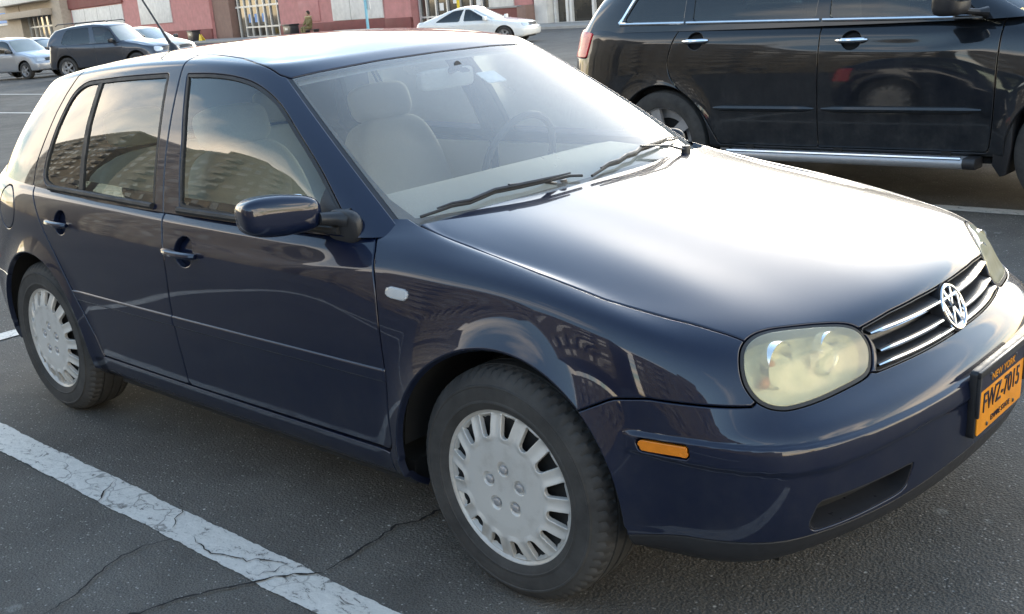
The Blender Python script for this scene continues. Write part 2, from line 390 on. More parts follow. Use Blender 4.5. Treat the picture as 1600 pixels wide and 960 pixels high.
def text_mesh(name,txt,size,mat,parent,matrix,ext=.0015,sx=1,align='CENTER'):
    c=bpy.data.curves.new(name,'FONT'); c.body=txt; c.size=size; c.extrude=ext; c.align_x=align; c.align_y='CENTER'
    o=bpy.data.objects.new(name,c); COL.objects.link(o); dg=bpy.context.evaluated_depsgraph_get(); me=bpy.data.meshes.new_from_object(o.evaluated_get(dg)); bpy.data.objects.remove(o); bpy.data.curves.remove(c)
    me.transform(matrix@Matrix.Diagonal((sx,1,1,1))); me.materials.clear(); me.materials.append(MAT[mat]); me.name=name
    return link(bpy.data.objects.new(name,me),parent)
# ---------------------------------------------------------------- hatchback master surfaces (x forward, y half width, z up; origin under front axle)
LOW=[ # stations front centre -> round the side -> rear centre; rows from cowl/belt outwards and down
 [(-0.36,0,0.945),(-0.15,0,0.918),(0.1,0,0.88),(0.35,0,0.838),(0.55,0,0.797),(0.68,0,0.762),(0.742,0,0.728),(0.768,0,0.675),(0.79,0,0.62),(0.83,0,0.585),(0.872,0,0.54),(0.879,0,0.435),(0.87,0,0.352),(0.85,0,0.293),(0.8,0,0.262)],
 [(-0.36,0.15,0.944),(-0.155,0.165,0.916),(0.09,0.18,0.878),(0.335,0.195,0.836),(0.535,0.205,0.795),(0.665,0.215,0.759),(0.729,0.219,0.725),(0.756,0.223,0.672),(0.779,0.227,0.617),(0.82,0.232,0.583),(0.862,0.236,0.538),(0.869,0.238,0.433),(0.86,0.236,0.35),(0.84,0.232,0.291),(0.79,0.22,0.26)],
 [(-0.365,0.3,0.942),(-0.165,0.325,0.912),(0.065,0.355,0.872),(0.295,0.385,0.83),(0.49,0.405,0.789),(0.615,0.425,0.752),(0.683,0.434,0.716),(0.712,0.441,0.664),(0.736,0.447,0.611),(0.777,0.456,0.578),(0.818,0.465,0.534),(0.825,0.468,0.43),(0.816,0.465,0.342),(0.796,0.457,0.283),(0.747,0.435,0.252)],
 [(-0.37,0.42,0.941),(-0.175,0.455,0.911),(0.04,0.49,0.873),(0.26,0.525,0.831),(0.44,0.553,0.791),(0.56,0.578,0.753),(0.63,0.597,0.712),(0.66,0.61,0.658),(0.686,0.621,0.607),(0.722,0.636,0.573),(0.752,0.65,0.53),(0.757,0.654,0.428),(0.748,0.65,0.34),(0.728,0.637,0.276),(0.685,0.608,0.246)],
 [(-0.375,0.51,0.938),(-0.2,0.547,0.908),(-0.01,0.583,0.871),(0.19,0.62,0.828),(0.355,0.65,0.791),(0.47,0.676,0.763),(0.54,0.707,0.722),(0.58,0.724,0.666),(0.606,0.738,0.61),(0.63,0.75,0.57),(0.652,0.761,0.524),(0.657,0.765,0.422),(0.65,0.761,0.332),(0.634,0.747,0.262),(0.598,0.712,0.228)],
 [(-0.38,0.575,0.935),(-0.235,0.607,0.905),(-0.07,0.636,0.87),(0.09,0.662,0.837),(0.225,0.685,0.809),(0.325,0.71,0.785),(0.385,0.75,0.762),(0.425,0.777,0.715),(0.449,0.797,0.64),(0.464,0.808,0.574),(0.474,0.816,0.515),(0.478,0.819,0.418),(0.474,0.815,0.333),(0.464,0.801,0.268),(0.436,0.762,0.225)],
 [(-0.385,0.62,0.932),(-0.28,0.646,0.907),(-0.165,0.668,0.88),(-0.045,0.686,0.854),(0.06,0.702,0.838),(0.135,0.728,0.824),(0.185,0.77,0.8),(0.215,0.797,0.751),(0.232,0.818,0.672),(0.242,0.83,0.588),(0.247,0.836,0.515),(0.249,0.838,0.42),(0.247,0.834,0.338),(0.242,0.82,0.272),(0.23,0.77,0.228)],
 [(-0.39,0.65,0.93),(-0.32,0.669,0.911),(-0.245,0.685,0.892),(-0.165,0.698,0.876),(-0.095,0.713,0.866),(-0.045,0.738,0.854),(-0.015,0.777,0.83),(0,0.8,0.791),(0,0.822,0.715),(0,0.838,0.626),(0,0.846,0.53),(0,0.85,0.42),(0,0.845,0.335),(0,0.828,0.262),(0,0.78,0.218)],
 [(-0.395,0.675,0.929),(-0.36,0.687,0.917),(-0.32,0.697,0.905),(-0.28,0.707,0.897),(-0.245,0.722,0.889),(-0.22,0.748,0.874),(-0.208,0.788,0.849),(-0.2,0.815,0.803),(-0.2,0.842,0.71),(-0.2,0.855,0.606),(-0.2,0.859,0.515),(-0.2,0.859,0.42),(-0.2,0.853,0.328),(-0.2,0.834,0.252),(-0.2,0.78,0.21)],
 [(-0.45,0.7,0.937),(-0.443,0.708,0.932),(-0.436,0.718,0.926),(-0.43,0.731,0.918),(-0.425,0.749,0.907),(-0.42,0.773,0.892),(-0.42,0.8055,0.8626),(-0.42,0.834,0.8069),(-0.42,0.856,0.716),(-0.42,0.8655,0.608),(-0.42,0.867,0.515),(-0.42,0.864,0.42),(-0.42,0.856,0.326),(-0.42,0.838,0.246),(-0.42,0.785,0.204)],
]
def side(x,belt,w,dz=0):
    # belt: (y,z) of the window sill; w: half width
    y0,z0=belt
    return [(x,y0-.030,z0+.034),(x,y0-.016,z0+.016),(x,y0-.002,z0+.000),(x,y0+.012,z0-.014),(x,y0+.022,z0-.026),(x,y0+.033,z0-.042),(x,w-.022,z0-.082),(x,w-.0085,.790),(x,w-.0015,.705),(x,w+.000,.608),(x,w+.0005,.515),(x,w-.0025,.420),(x,w-.010,.326),(x,w-.028,.246),(x,w-.080,.204)]
LOW+=[side(-.70,(.798,.900),.867),side(-1.10,(.800,.906),.868),side(-1.55,(.800,.914),.868),side(-2.0,(.795,.926),.865)]
LOW+=[side(-2.40,(.786,.938),.857),side(-2.75,(.768,.946),.840)]
def rearst(x,y,dx,dy,z0):
    # dx,dy: outward direction
    o=[-.075,-.058,-.042,-.030,-.020,-.010,.004,.018,.030,.050,.062,.060,.045,.020,-.04]
    zz=[z0+.034,z0+.016,z0,z0-.014,z0-.028,z0-.05,z0-.10,.800,.705,.608,.515,.420,.326,.256,.225]
    return [(x+dx*a,y+dy*a,b) for a,b in zip(o,zz)]
LOW+=[rearst(-3.00,.755,-.62,.78,.945),rearst(-3.14,.60,-.90,.44,.945),rearst(-3.18,.33,-.98,.2,.945),rearst(-3.195,0,-1,0,.945)]
# greenhouse: rows from the belt up to the roof centre line
def gst(b,t,bow,roof):
    """b base, t glass top, bow outward offset at mid, roof list of points after the top"""
    b=np.array(b,float);t=np.array(t,float);bow=np.array(bow,float)
    return [tuple(b+(t-b)*k+bow*4*k*(1-k)) for k in (0,.25,.5,.75,1.0)]+roof
GRN=[
 gst((-.235,0,.900),(-.985,0,1.338),(-.012,0,.020),[(-1.05,0,1.362),(-1.16,0,1.388),(-1.30,0,1.407),(-1.42,0,1.415)]),
 gst((-.243,.20,.900),(-.990,.18,1.337),(-.012,.0,.020),[(-1.055,.175,1.360),(-1.165,.155,1.385),(-1.31,.09,1.404),(-1.45,0,1.416)]),
 gst((-.280,.42,.900),(-1.008,.36,1.335),(-.012,.004,.020),[(-1.075,.345,1.356),(-1.19,.29,1.380),(-1.34,.17,1.403),(-1.48,0,1.417)]),
 gst((-.350,.615,.900),(-1.045,.495,1.332),(-.012,.008,.019),[(-1.115,.475,1.352),(-1.23,.40,1.376),(-1.38,.23,1.402),(-1.52,0,1.418)]),
 gst((-.425,.735,.900),(-1.110,.568,1.334),(-.010,.010,.016),[(-1.17,.535,1.351),(-1.28,.45,1.375),(-1.43,.26,1.403),(-1.57,0,1.4185)]),
 gst((-.520,.792,.898),(-1.185,.603,1.331),(-.008,.018,.012),[(-1.225,.568,1.355),(-1.33,.47,1.380),(-1.48,.275,1.406),(-1.62,0,1.419)]),
 gst((-.68,.812,.898),(-1.285,.620,1.333),(-.004,.018,.006),[(-1.305,.583,1.362),(-1.40,.48,1.386),(-1.54,.28,1.409),(-1.68,0,1.4195)]),
 gst((-.98,.817,.898),(-1.43,.627,1.338),(0,.018,.002),[(-1.44,.588,1.370),(-1.50,.485,1.393),(-1.62,.28,1.412),(-1.75,0,1.419)]),
 gst((-1.42,.817,.900),(-1.62,.628,1.340),(0,.018,0),[(-1.625,.588,1.374),(-1.65,.485,1.396),(-1.72,.28,1.413),(-1.82,0,1.418)]),
 gst((-1.90,.815,.903),(-1.93,.626,1.336),(0,.018,0),[(-1.93,.586,1.370),(-1.92,.485,1.392),(-1.91,.28,1.409),(-1.95,0,1.415)]),
 gst((-2.30,.806,.908),(-2.25,.618,1.322),(0,.018,0),[(-2.24,.578,1.356),(-2.20,.475,1.379),(-2.13,.27,1.398),(-2.12,0,1.406)]),
 gst((-2.62,.793,.912),(-2.52,.605,1.302),(-.004,.018,0),[(-2.49,.566,1.337),(-2.42,.46,1.361),(-2.31,.26,1.386),(-2.26,0,1.398)]),
 gst((-2.88,.760,.912),(-2.70,.572,1.285),(-.012,.018,.004),[(-2.655,.535,1.320),(-2.56,.43,1.346),(-2.42,.24,1.375),(-2.36,0,1.391)]),
 gst((-3.03,.66,.912),(-2.80,.47,1.283),(-.014,.006,.006),[(-2.74,.435,1.316),(-2.64,.345,1.342),(-2.50,.19,1.368),(-2.42,0,1.387)]),
 gst((-3.09,.40,.912),(-2.845,.28,1.288),(-.016,.002,.008),[(-2.785,.255,1.320),(-2.68,.20,1.345),(-2.54,.10,1.370),(-2.46,0,1.383)]),
 gst((-3.10,0,.912),(-2.855,0,1.292),(-.016,0,.008),[(-2.795,0,1.325),(-2.69,0,1.350),(-2.56,0,1.372),(-2.49,0,1.381)]),
]
# ---------------------------------------------------------------- the dark blue hatchback
def span_samples(n,per): 
    o=[0.0]
    for i in range(n-1): k=per(i); o+= [i+(j+1)/k for j in range(k)]
    return np.array(o)
def make_grid(L,symv,pu,pv,its=2):
    T=np.array(L,float); C=net_ctrl(T,symv=symv,its=its); su=span_samples(T.shape[0],pu); sv=span_samples(T.shape[1],pv)
    g=Grid(net_eval(C,su,sv,symv=symv)); g.U,g.W=np.meshgrid(su,sv,indexing='ij'); g.flip_out(np.array([-1.2,0,.7])); return g
gl=make_grid(LOW,(False,False),lambda i:14 if i<9 else (20 if i<15 else 10),lambda j:16 if 8<=j<12 else 11)
gg=make_grid(GRN,(False,True),lambda i:18 if i<4 else (30 if i<11 else 12),lambda j:20 if j<5 else 10)
XF,XR,ZW=0.0,-2.511,.312
def arch_d(g,x0,r):
    rho=np.hypot((g.x-x0)*np.where(g.z<ZW,.985,1.0),g.z-ZW); d=rho-r
    return np.where(g.y>.3,d,1.0)
# flared arches, moulded bumper: displace along the normal, then refresh the normals
def ipl(x,tab): 
    t=np.array(tab,float); return np.interp(x,t[:,0],t[:,1])
Z1=[(0,.544),(.83,.542),(1.55,.537),(2.26,.534),(2.95,.535),(3.63,.539),(4.15,.542),(4.78,.546),(5.41,.544),(6,.544)]
Z2=[(0,.492),(.8,.492),(1.4,.495),(2.13,.484),(2.82,.474),(3.43,.476),(3.98,.484),(4.68,.490),(5.36,.500),(6,.500)]
ZLIP=[(0,.352),(.9,.347),(1.88,.328),(2.93,.320),(3.46,.316),(4.13,.314),(4.84,.310),(5.45,.290),(6.3,.290)]
af=arch_d(gl,XF,.366); ar=arch_d(gl,XR,.362)
dsp=np.zeros_like(gl.x)
for a,amp,w in ((af,.027,.115),(ar,.020,.10)):
    t=np.clip(1-np.clip(a,-.02,None)/w,0,1.15); dsp+=amp*t**2.0*np.where(gl.z>.25,1,.4)
P=gl.P.copy(); P[...,1]+=dsp*np.clip((gl.y-.55)/.2,0,1)
z1=ipl(gl.U,Z1); z2=ipl(gl.U,Z2); band=smooth(-.003,.004,gl.z-z2)*(1-smooth(-.005,.002,gl.z-z1))
band*=(1-smooth(5.38,5.48,gl.U)); P+=gl.N*(band*.008)[...,None]
under=smooth(0,.03,z2-gl.z)*(gl.U<6); 
gl.P=P; gl.update(); 
if gl.flip: gl.N=-gl.N
af=arch_d(gl,XF,.366); ar=arch_d(gl,XR,.362)
x,y,z,U=gl.x,gl.y,gl.z,gl.U
nm=gl.norm
YC=[(-.46,.688),(-.39,.699),(-.2,.698),(.04,.713),(.24,.714),(.405,.690),(.505,.666),(.55,.651),(.60,.638),(.75,.60)]
dH=nm(y-ipl(x,YC)); dR=nm(ipl(y,[(0,-.303),(.18,-.313),(.28,-.328),(.38,-.338),(.476,-.350),(.61,-.367),(.68,-.386),(.75,-.40)])-x)
dL=nm(ipl(y,[(0,.722),(.139,.722),(.26,.718),(.38,.706),(.5,.69),(.8,.66)])-z)
LAMP=catmull([(.687,.694),(.664,.719),(.628,.734),(.581,.739),(.519,.735),(.459,.728),(.415,.719),(.390,.705),(.378,.680),(.379,.654),(.397,.628),(.428,.616),(.497,.610),(.580,.605),(.639,.604),(.666,.607),(.687,.617),(.698,.635),(.699,.663)],True,5)
lamp=np.where(U<5.2,nm(psd(LAMP,y,z)),1.0)
GRI=roundpoly([(-.4,.7235),(.139,.7205),(.26,.7165),(.379,.7045),(.361,.685),(.353,.659),(.363,.632),(.386,.613),(-.4,.617)],.006,4)
gri=np.where(U<3,nm(psd(GRI,y,z)),1.0)
zb=ipl(U,[(0,.614),(1.55,.612),(1.75,.612),(2.0,.64),(3.3,.655),(3.60,.635),(3.75,.614),(4.62,.620),(5.17,.622),(5.6,.610),(5.95,.575),(6.06,.565),(6.12,.52),(6.3,.1),(20,.1)])
dB=nm(z-zb); dLip=nm(ipl(U,ZLIP)-z)
OPN=roundpoly([(.676,.352),(.660,.402),(.384,.412),(.405,.352),(.44,.345),(.60,.333),(.664,.330)],.012,5)
opn=np.where(U<5,nm(psd(OPN,y,z)),1.0)
CEN=roundpoly([(-.4,.425),(.345,.415),(.37,.365),(-.4,.37)],.012,5); cen=np.where(U<3,nm(psd(CEN,y,z)),1.0)
MRK=roundpoly([(.397,.5345),(.521,.5355),(.527,.505),(.412,.503)],.006,4); mrk=np.where((U<6)&(y>.5),nm(psd(MRK,x,z)),1.0)
FD=catmull([(-.50,1.02),(-.496,.93),(-.486,.900),(-.463,.868),(-.435,.801),(-.419,.725),(-.406,.603),(-.401,.52),(-.401,.387),(-.406,.345),(-.425,.322)],False,8)
BL=catmull([(-1.455,.316),(-1.458,.41),(-1.468,.51),(-1.472,.62),(-1.470,.72),(-1.478,.80),(-1.505,.895),(-1.515,1.02)],False,8)
CL=catmull([(-2.06,.318),(-2.085,.40),(-2.14,.50),(-2.215,.60),(-2.30,.70),(-2.385,.79),(-2.45,.87),(-2.50,.93),(-2.52,1.02)],False,8)
D1=np.concatenate([FD,BL]); D2=np.concatenate([BL[::-1],CL])
sidem=(y>.4)&(U>7.5)
d1=np.where(sidem,nm(psd(D1,x,z)),1.0); d2=np.where(sidem,nm(psd(D2,x,z)),1.0)
def ell(cx,cz,a,b): return np.where(sidem,nm(np.hypot((x-cx)/a,(z-cz)/b)*min(a,b)-min(a,b)),1.0)
hp1=ell(-1.352,.790,.052,.047); hp2=ell(-2.222,.815,.048,.043); fuel=ell(-2.73,.835,.085,.085)
rbump=nm(z-ipl(U,[(0,.0),(14.3,.0),(14.9,.555),(20,.565)])); hcut=nm(U-16.35)
mxm=lambda *a: list(a)
CAR=thing('hatchback_car',(0,0,0),'dark blue five door hatchback with plastic wheel covers parked in the foreground','car')
def both(name,d,mat,g=gl,parent=CAR,label=None,**k):
    """a panel on each flank; returns (near, far)"""
    V,Nn,F=panel(g,d,**k); return [tri_obj(name,V,Nn,F,mat,parent,mirror=m) for m in (True,False)]
def whole(name,d,mat,g=gl,parent=CAR,**k):
    V,Nn,F=panel(g,d,**k); return tri_obj(name,V,Nn,F,mat,parent,weld=True)
BP='blue_paint'
hood=whole('hood',mxm(dH,dR,dL,-(lamp-.0095)),BP)
bumper=whole('front_bumper',mxm(dB,dLip,-(lamp-.0095),-gri,-af,-opn,-mrk,nm(U-6.45)),BP,roll=.003)
whole('bumper_lip',mxm(-dLip,-af,nm(U-6.45)),'black_plastic',sink=.004,parent=bumper)
both('headlight_surround',mxm(-dB,-dL,-(lamp-.0095),-gri,nm(U-3)),BP,roll=.003)
fend=both('fender',mxm(-dB,-dH,-(lamp-.0095),-af,-nm(psd(D1,x,z)),nm(ipl(z,[(.1,-.425),(.318,-.425),(.345,-.406),(.387,-.401),(.52,-.401),(.603,-.406),(.725,-.419),(.801,-.435),(.868,-.463),(.9,-.486),(.93,-.496),(1.1,-.5)])-x)),BP)
doorf=both('front_door',mxm(d1,-hp1),BP); doorr=both('rear_door',mxm(d2,-hp2,-ar),BP)
sill=both('sill',mxm(nm(z-.314),-af,-ar,nm(x+.425+.0*z),nm(-2.12-x)),BP,roll=.003)
quart=both('quarter_panel',mxm(-d2,-d1,nm(x-ipl(z,[(.1,-2.06),(.318,-2.06),(.40,-2.085),(.5,-2.14),(.6,-2.215),(.7,-2.30),(.79,-2.385),(.87,-2.45),(.93,-2.50),(1.02,-2.52)])),-ar,-rbump,hcut,-fuel),BP)
for q,f in zip(quart,both('fuel_flap',fuel,BP)): f.parent=q
both('tail_light',mxm(nm(15.55-U),nm(U-16.75),nm(z-.905),nm(.60-z)),'red_lens',sink=-.006,depth=.03,roll=.006)
whole('rear_bumper',mxm(rbump,-ar,nm(x+2.72)),BP)
whole('tailgate_lower',mxm(-hcut,-rbump),BP)
for dr,(m) in zip((doorf,doorr),(mxm(np.abs(nm(z-.5445))-.0225,d1-.004),mxm(np.abs(nm(z-.5445))-.0225,d2-.004,-ar-.012))):
    for o,s in zip(dr,both('side_moulding',m,BP,sink=-.005,depth=.02,roll=.009,gap=.002)): s.parent=o
for hp,dr in ((hp1,doorf),(hp2,doorr)):
    for s,o in zip(both('handle_recess',hp,BP,sink=.022,gap=-.006,roll=0,skirt=False),dr): s.parent=o
# greenhouse -----------------------------------------------------------------------------
X,Y,Z,GU,GV=gg.x,gg.y,gg.z,gg.U,gg.W; gn=gg.norm
VR=[(0,3.95),(1.4,3.93),(2.9,3.80),(3.8,3.66),(4.08,3.80),(4.35,4.2),(4.7,4.66),(5.2,5.08),(5.8,5.36),(7,5.52),(9.5,5.52),(10.7,5.45),(11.5,5.35),(12.3,5.6),(15,5.7)]
dV=gn(GV-ipl(GU,VR)); dW=gn(GU-3.80)
roof=whole('roof',-dV,BP,g=gg)
ws=mxm(dW,dV,gn(.04-GV))
wpan=whole('windscreen',ws,'windscreen_glass',g=gg,sink=.003,roll=0,skirt=False)
whole('windscreen_border',ws+[-np.maximum.reduce([gn(GU-ipl(GV,[(0,3.35),(.35,3.45),(.7,3.62),(1.2,3.665),(5,3.68)])),dV+.006,gn(.30-GV)])],'satin_black',g=gg,sink=.0045,roll=0,skirt=False,parent=wpan)
W1=catmull([(-1.527,1.330),(-1.38,1.328),(-1.247,1.316),(-1.135,1.291),(-1.014,1.240),(-.878,1.155),(-.736,1.058),(-.61,.955)],False,6)
W1=np.concatenate([roundpoly([(-1.408,.910),(-1.455,1.13),(-1.529,1.331),(-1.50,1.331)],.012,4)[:-4],W1,[(-.575,.918),(-.59,.905)]])
W2=roundpoly([(-1.645,1.333),(-1.95,1.326),(-2.255,1.309),(-2.342,1.272),(-2.395,1.165),(-2.428,1.034),(-2.43,.955),(-2.36,.930),(-2.076,.925),(-1.568,.912),(-1.590,1.092)],[.015,.2,.05,.07,.2,.08,.05,.04,.2,.02,.2],6)
gs=(GU>3.9)&(GU<12)
w1=np.where(gs,gn(psd(W1,X,Z)),1.0); w2=np.where(gs,gn(psd(W2,X,Z)),1.0)
xB=ipl(Z,[(.8,-1.490),(.9,-1.508),(1.07,-1.535),(1.2,-1.553),(1.29,-1.565),(1.40,-1.58)]); xC=ipl(Z,[(.85,-2.49),(.93,-2.515),(1.015,-2.51),(1.105,-2.475),(1.2,-2.44),(1.265,-2.405),(1.33,-2.355),(1.37,-2.30)])
fB=gn(X-xB); fC=gn(X-xC)
k=dict(g=gg,roll=.004)
for d,nme,par in ((mxm(gn(3.90-GU),dV,-fB,-w1),'window_frame',doorf),(mxm(fB,-fC,dV,-w2,gn(GU-12.3)),'window_frame',doorr),(mxm(fC,dV,gn(GU-12.25)),'rear_pillar',quart)):
    for o,s in zip(par,both(nme,d,BP,**k)): s.parent=o
whole('tailgate_upper',mxm(gn(12.25-GU),dV,-np.maximum.reduce([gn(12.9-GU),gn(.5-GV),gn(GV-3.7)])),BP,g=gg)
whole('rear_window',mxm(gn(12.85-GU),gn(.45-GV),gn(GV-3.75)),'side_glass',g=gg,sink=.004,roll=0,skirt=False)
sail=gn(X+.705-(Z-.96)*.12)
dv=gn(np.abs(X-ipl(Z,[(.9,-2.100),(.95,-2.105),(1.163,-2.133),(1.33,-2.130)]))-.014)
for d,nme,mt,par,sk in ((mxm(w1,-(w1+.011)),'window_seal','black_rubber',doorf,.001),(mxm(w1+.011,sail),'side_window','side_glass',doorf,.006),(mxm(w1+.008,-sail),'mirror_sail','black_plastic',doorf,.0),
                     (mxm(w2,-(w2+.013)),'window_seal','black_rubber',doorr,.001),(mxm(w2+.010,dv),'window_divider','black_rubber',doorr,.001),(w2+.008,'side_window','side_glass',doorr,.006)):
    for o,s in zip(par,both(nme,d,mt,g=gg,sink=sk,roll=0,skirt=(mt!='side_glass'),depth=.012,gap=.0)): s.parent=o
both('pillar_trim',[gn(GU-3.935),gn(3.775-GU),gn(GV-ipl(GU,VR)),gn(.1-GV)],'satin_black',g=gg,sink=.005,roll=0,gap=0,skirt=False)
# belt seals under the side glass
for x0,x1,par in ((-.60,-1.415,doorf),(-1.575,-2.36,doorr)):
    for s,o in ((-1,par[0]),(1,par[1])):
        mb=MB(); xs_=np.linspace(x0,x1,15); zs_=np.array([ipl(q,[(-2.4,.930),(-2.0,.924),(-1.57,.914),(-1.1,.911),(-.6,.911)]) for q in xs_]); ys_=[]
        for q,r in zip(xs_,zs_): ys_.append(gg.y.ravel()[np.argmin((gg.x-q)**2+(gg.z-r)**2+100*(gg.y<.5))])
        pf=np.polyfit(xs_,ys_,2); pz=np.polyfit(xs_,zs_,2); pts=[(q,s*(np.polyval(pf,q)+.003),np.polyval(pz,q)+.002) for q in xs_]
        mb.tube(pts,.0115,8,flat=1.0).build('belt_seal','black_rubber',o)
# headlights ------------------------------------------------------------------------------
hl=[]
# ---------------------------------------------------------------- hatchback: lamps, grille, wheels, cabin, small parts
glass('lamp_glass',(.99,.96,.80),.42,(.97,.93,.72)); glass('clear_lens',(.98,.98,.98),.50,(.95,.95,.95)); glass('amber_glass',(.9,.42,.05),.3,(.85,.33,.02))
for o in hl: bpy.data.objects.remove(o)
hl=both('headlight',mxm(lamp),'lamp_glass',sink=.001,roll=.004,gap=.0,depth=.006)
simple('lamp_bowl',(.92,.91,.86),.2,.9,.03,20)
for nme,d,mt,sk,kw in (('lamp_gasket',mxm(lamp-.0075,-(lamp+.001)),'black_rubber',.003,dict(depth=.03)),('lamp_housing',mxm(lamp-.004),'lamp_back',.050,dict(skirt=False)),('lamp_wall',mxm(lamp-.003,-(lamp-.0005)),'lamp_back',.004,dict(depth=.06))):
    if 'lamp_back' not in MAT: simple('lamp_back',(.84,.80,.60),.35,.3,.06,30)
    for o,s in zip(hl,both(nme,d,mt,sink=sk,roll=0,gap=0.0,**kw)): s.parent=o
fs=(gl.U<5)&(gl.z>.5)
def sx_(yy,zz):
    k=np.argmin(np.where(fs,(gl.y-abs(yy))**2+(gl.z-zz)**2,9)); return float(gl.x.ravel()[k])
for s,o in zip((-1,1),hl):
    for yy,zz,rr,dp,mt in ((.462,.668,.046,.030,'lamp_bowl'),(.592,.670,.050,.040,'lamp_bowl')):
        xx=sx_(yy,zz)-dp; m=MB(); pr=[(rr*t,-.055*(1-t*t)) for t in np.linspace(.12,1,10)]+[(rr+.004,.002),(rr+.004,-.02)]
        m.lathe(pr,(xx,s*yy,zz),axis=0,n=40).build('reflector_bowl',mt,o)
        MB().sq((xx-.035,s*yy,zz),(.022,.010,.010),1,1).build('bulb','amber_lens' if yy>.5 else 'chrome',o)
    m=MB(); yy,zz=.645,.64; xx=sx_(yy,zz)-.03; m.sq((xx-.012,s*yy,zz),(.011,.013,.011),.9,.9).build('turn_bulb','amber_lens',o)
# grille
GRL=whole('grille',mxm(gri-.006),'satin_black',sink=.040,roll=0,gap=0,skirt=False)
whole('grille_wall',mxm(gri-.001,-(gri+.0015)),'black_plastic',sink=.003,roll=0,gap=0,depth=.045,parent=GRL)
fx_=lambda zz,n=41: (lambda ys: (ys,np.polyval(np.polyfit(np.concatenate([-ys,ys]),np.concatenate([[sx_(q,zz) for q in ys]]*2),6),ys)))(np.linspace(0,.39,n))
for zz,ye in ((.690,.356),(.648,.345),(.6215,.368)):
    ys,xs=fx_(zz); m=MB(); t=MB(); v=[];f=[];tv=[];tf=[]
    yl=np.linspace(-ye,ye,57); xl=np.interp(abs(yl),ys,xs)
    for i,(a,b) in enumerate(zip(yl,xl)):
        e=.55+.45*min(1,(ye-abs(a))/.05); h=.0075*e
        v+=[(b-.003,a,zz+h),(b-.003,a,zz-h),(b-.036,a,zz-h*.6+.006),(b-.036,a,zz+h*.6+.008)]
        tv+=[(b+.0005,a,zz+h*.75),(b+.0030,a,zz+h*.2),(b+.0005,a,zz-h*.75),(b-.0028,a,zz-h*.8),(b-.0028,a,zz+h*.8)]
    for i in range(56):
        for k in range(4): f.append((4*i+k,4*i+(k+1)%4,4*i+4+(k+1)%4,4*i+4+k))
        for k in range(5): tf.append((5*i+k,5*i+(k+1)%5,5*i+5+(k+1)%5,5*i+5+k))
    m.add(v,f).build('slat','satin_black',GRL); t.add(tv,tf).build('slat_trim','chrome',GRL)
# roundel
EMB=bpy.data.objects.new('emblem',None); link(EMB,CAR); EMB.location=(sx_(0,.667)+.004,0,.667); EMB.rotation_euler=(0,R(-24),0)
MB().lathe([(.0,-.012),(.050,-.012),(.062,-.008),(.0655,.0),(.0655,-.03)],(0,0,0),axis=0,n=64,sgn=1).build('emblem_base','satin_black',EMB)
MB().lathe([(.0500,-.010),(.0505,.001),(.0535,.0042),(.0575,.0042),(.0600,.001),(.0605,-.010)],(0,0,0),axis=0,n=64).build('emblem_ring','chrome',EMB)
def stroke(m,a,b,w,x0=-.012,x1=.002):
    a=np.array(a);b=np.array(b); d=(b-a)/np.linalg.norm(b-a); n=np.array([-d[1],d[0]])*w/2
    m.prism([a+n,a-n,b-n,b+n],(x0,0,0),(0,1,0),(0,0,1),(1,0,0),x1-x0)
q=.0525; m=MB()
for sg in (-1,1): stroke(m,(sg*.40*q,.92*q),(sg*.035*q,.11*q),.155*q)
m.build('letter_v','chrome',EMB,bevel=.0008)
m=MB()
for sg in (-1,1):
    stroke(m,(sg*.86*q,.46*q),(sg*.40*q,-.80*q),.155*q); stroke(m,(sg*.42*q,-.80*q),(sg*.03*q,-.02*q),.155*q,x1=.0022)
m.build('letter_w','chrome',EMB,bevel=.0008)
# licence plate in its holder
simple('plate_gold',(.80,.30,.015),.45,var=.10,scale=25); simple('plate_navy',(.012,.013,.03),.45); simple('plate_frame',(.03,.03,.032),.4)
PLT=bpy.data.objects.new('licence_plate',None); link(PLT,CAR); PLT.location=(.899,0,.478); PLT.rotation_euler=(0,R(2),0)
rp=lambda w,h,r: roundpoly([(-w,-h),(w,-h),(w,h),(-w,h)],r,5)
MB().prism(rp(.160,.086,.012),(-.024,0,0),(0,1,0),(0,0,1),(1,0,0),.020).build('plate_bracket','black_plastic',PLT,bevel=.003)
MB().prism(rp(.1525,.076,.010),(-.004,0,-.004),(0,1,0),(0,0,1),(1,0,0),.0035).build('plate_sheet','plate_gold',PLT,bevel=.001)
MB().prism(roundpoly([(-.152,.036),(.152,.036),(.152,.0755),(-.152,.0755)],[.001,.001,.010,.010],4),(-.0005,0,-.004),(0,1,0),(0,0,1),(1,0,0),.0012).build('plate_band','plate_navy',PLT)
m=MB()
for y0,y1,z0,z1 in ((-.161,.161,.070,.087),(-.161,-.152,-.03,.075),(.152,.161,-.03,.075)): m.bx(-.004,.0035,y0,y1,z0,z1)
m.build('plate_frame','plate_frame',PLT,bevel=.001)
tm=lambda y_,z_,x_=.0002: Matrix.Translation((x_,y_,z_))@Matrix(((0,0,1,0),(1,0,0,0),(0,1,0,0),(0,0,0,1)))
text_mesh('plate_number','FWZ-7015',.072,'plate_navy',PLT,tm(0,-.006),.0012,.78)
text_mesh('plate_state','NEW YORK',.026,'plate_gold',PLT,tm(0,.050,.0012),.0008,1.15)
text_mesh('plate_motto','EMPIRE STATE',.021,'plate_navy',PLT,tm(0,-.060),.0008,1.0)
m=MB()
for yy,zz in ((-.09,-.066),(.09,-.066),(-.085,.060),(.085,.060)): MB().lathe([(0,.0025),(.004,.002),(.0055,0)],(.0006,yy,zz),axis=0,n=10).build('plate_screw','satin_black',PLT)
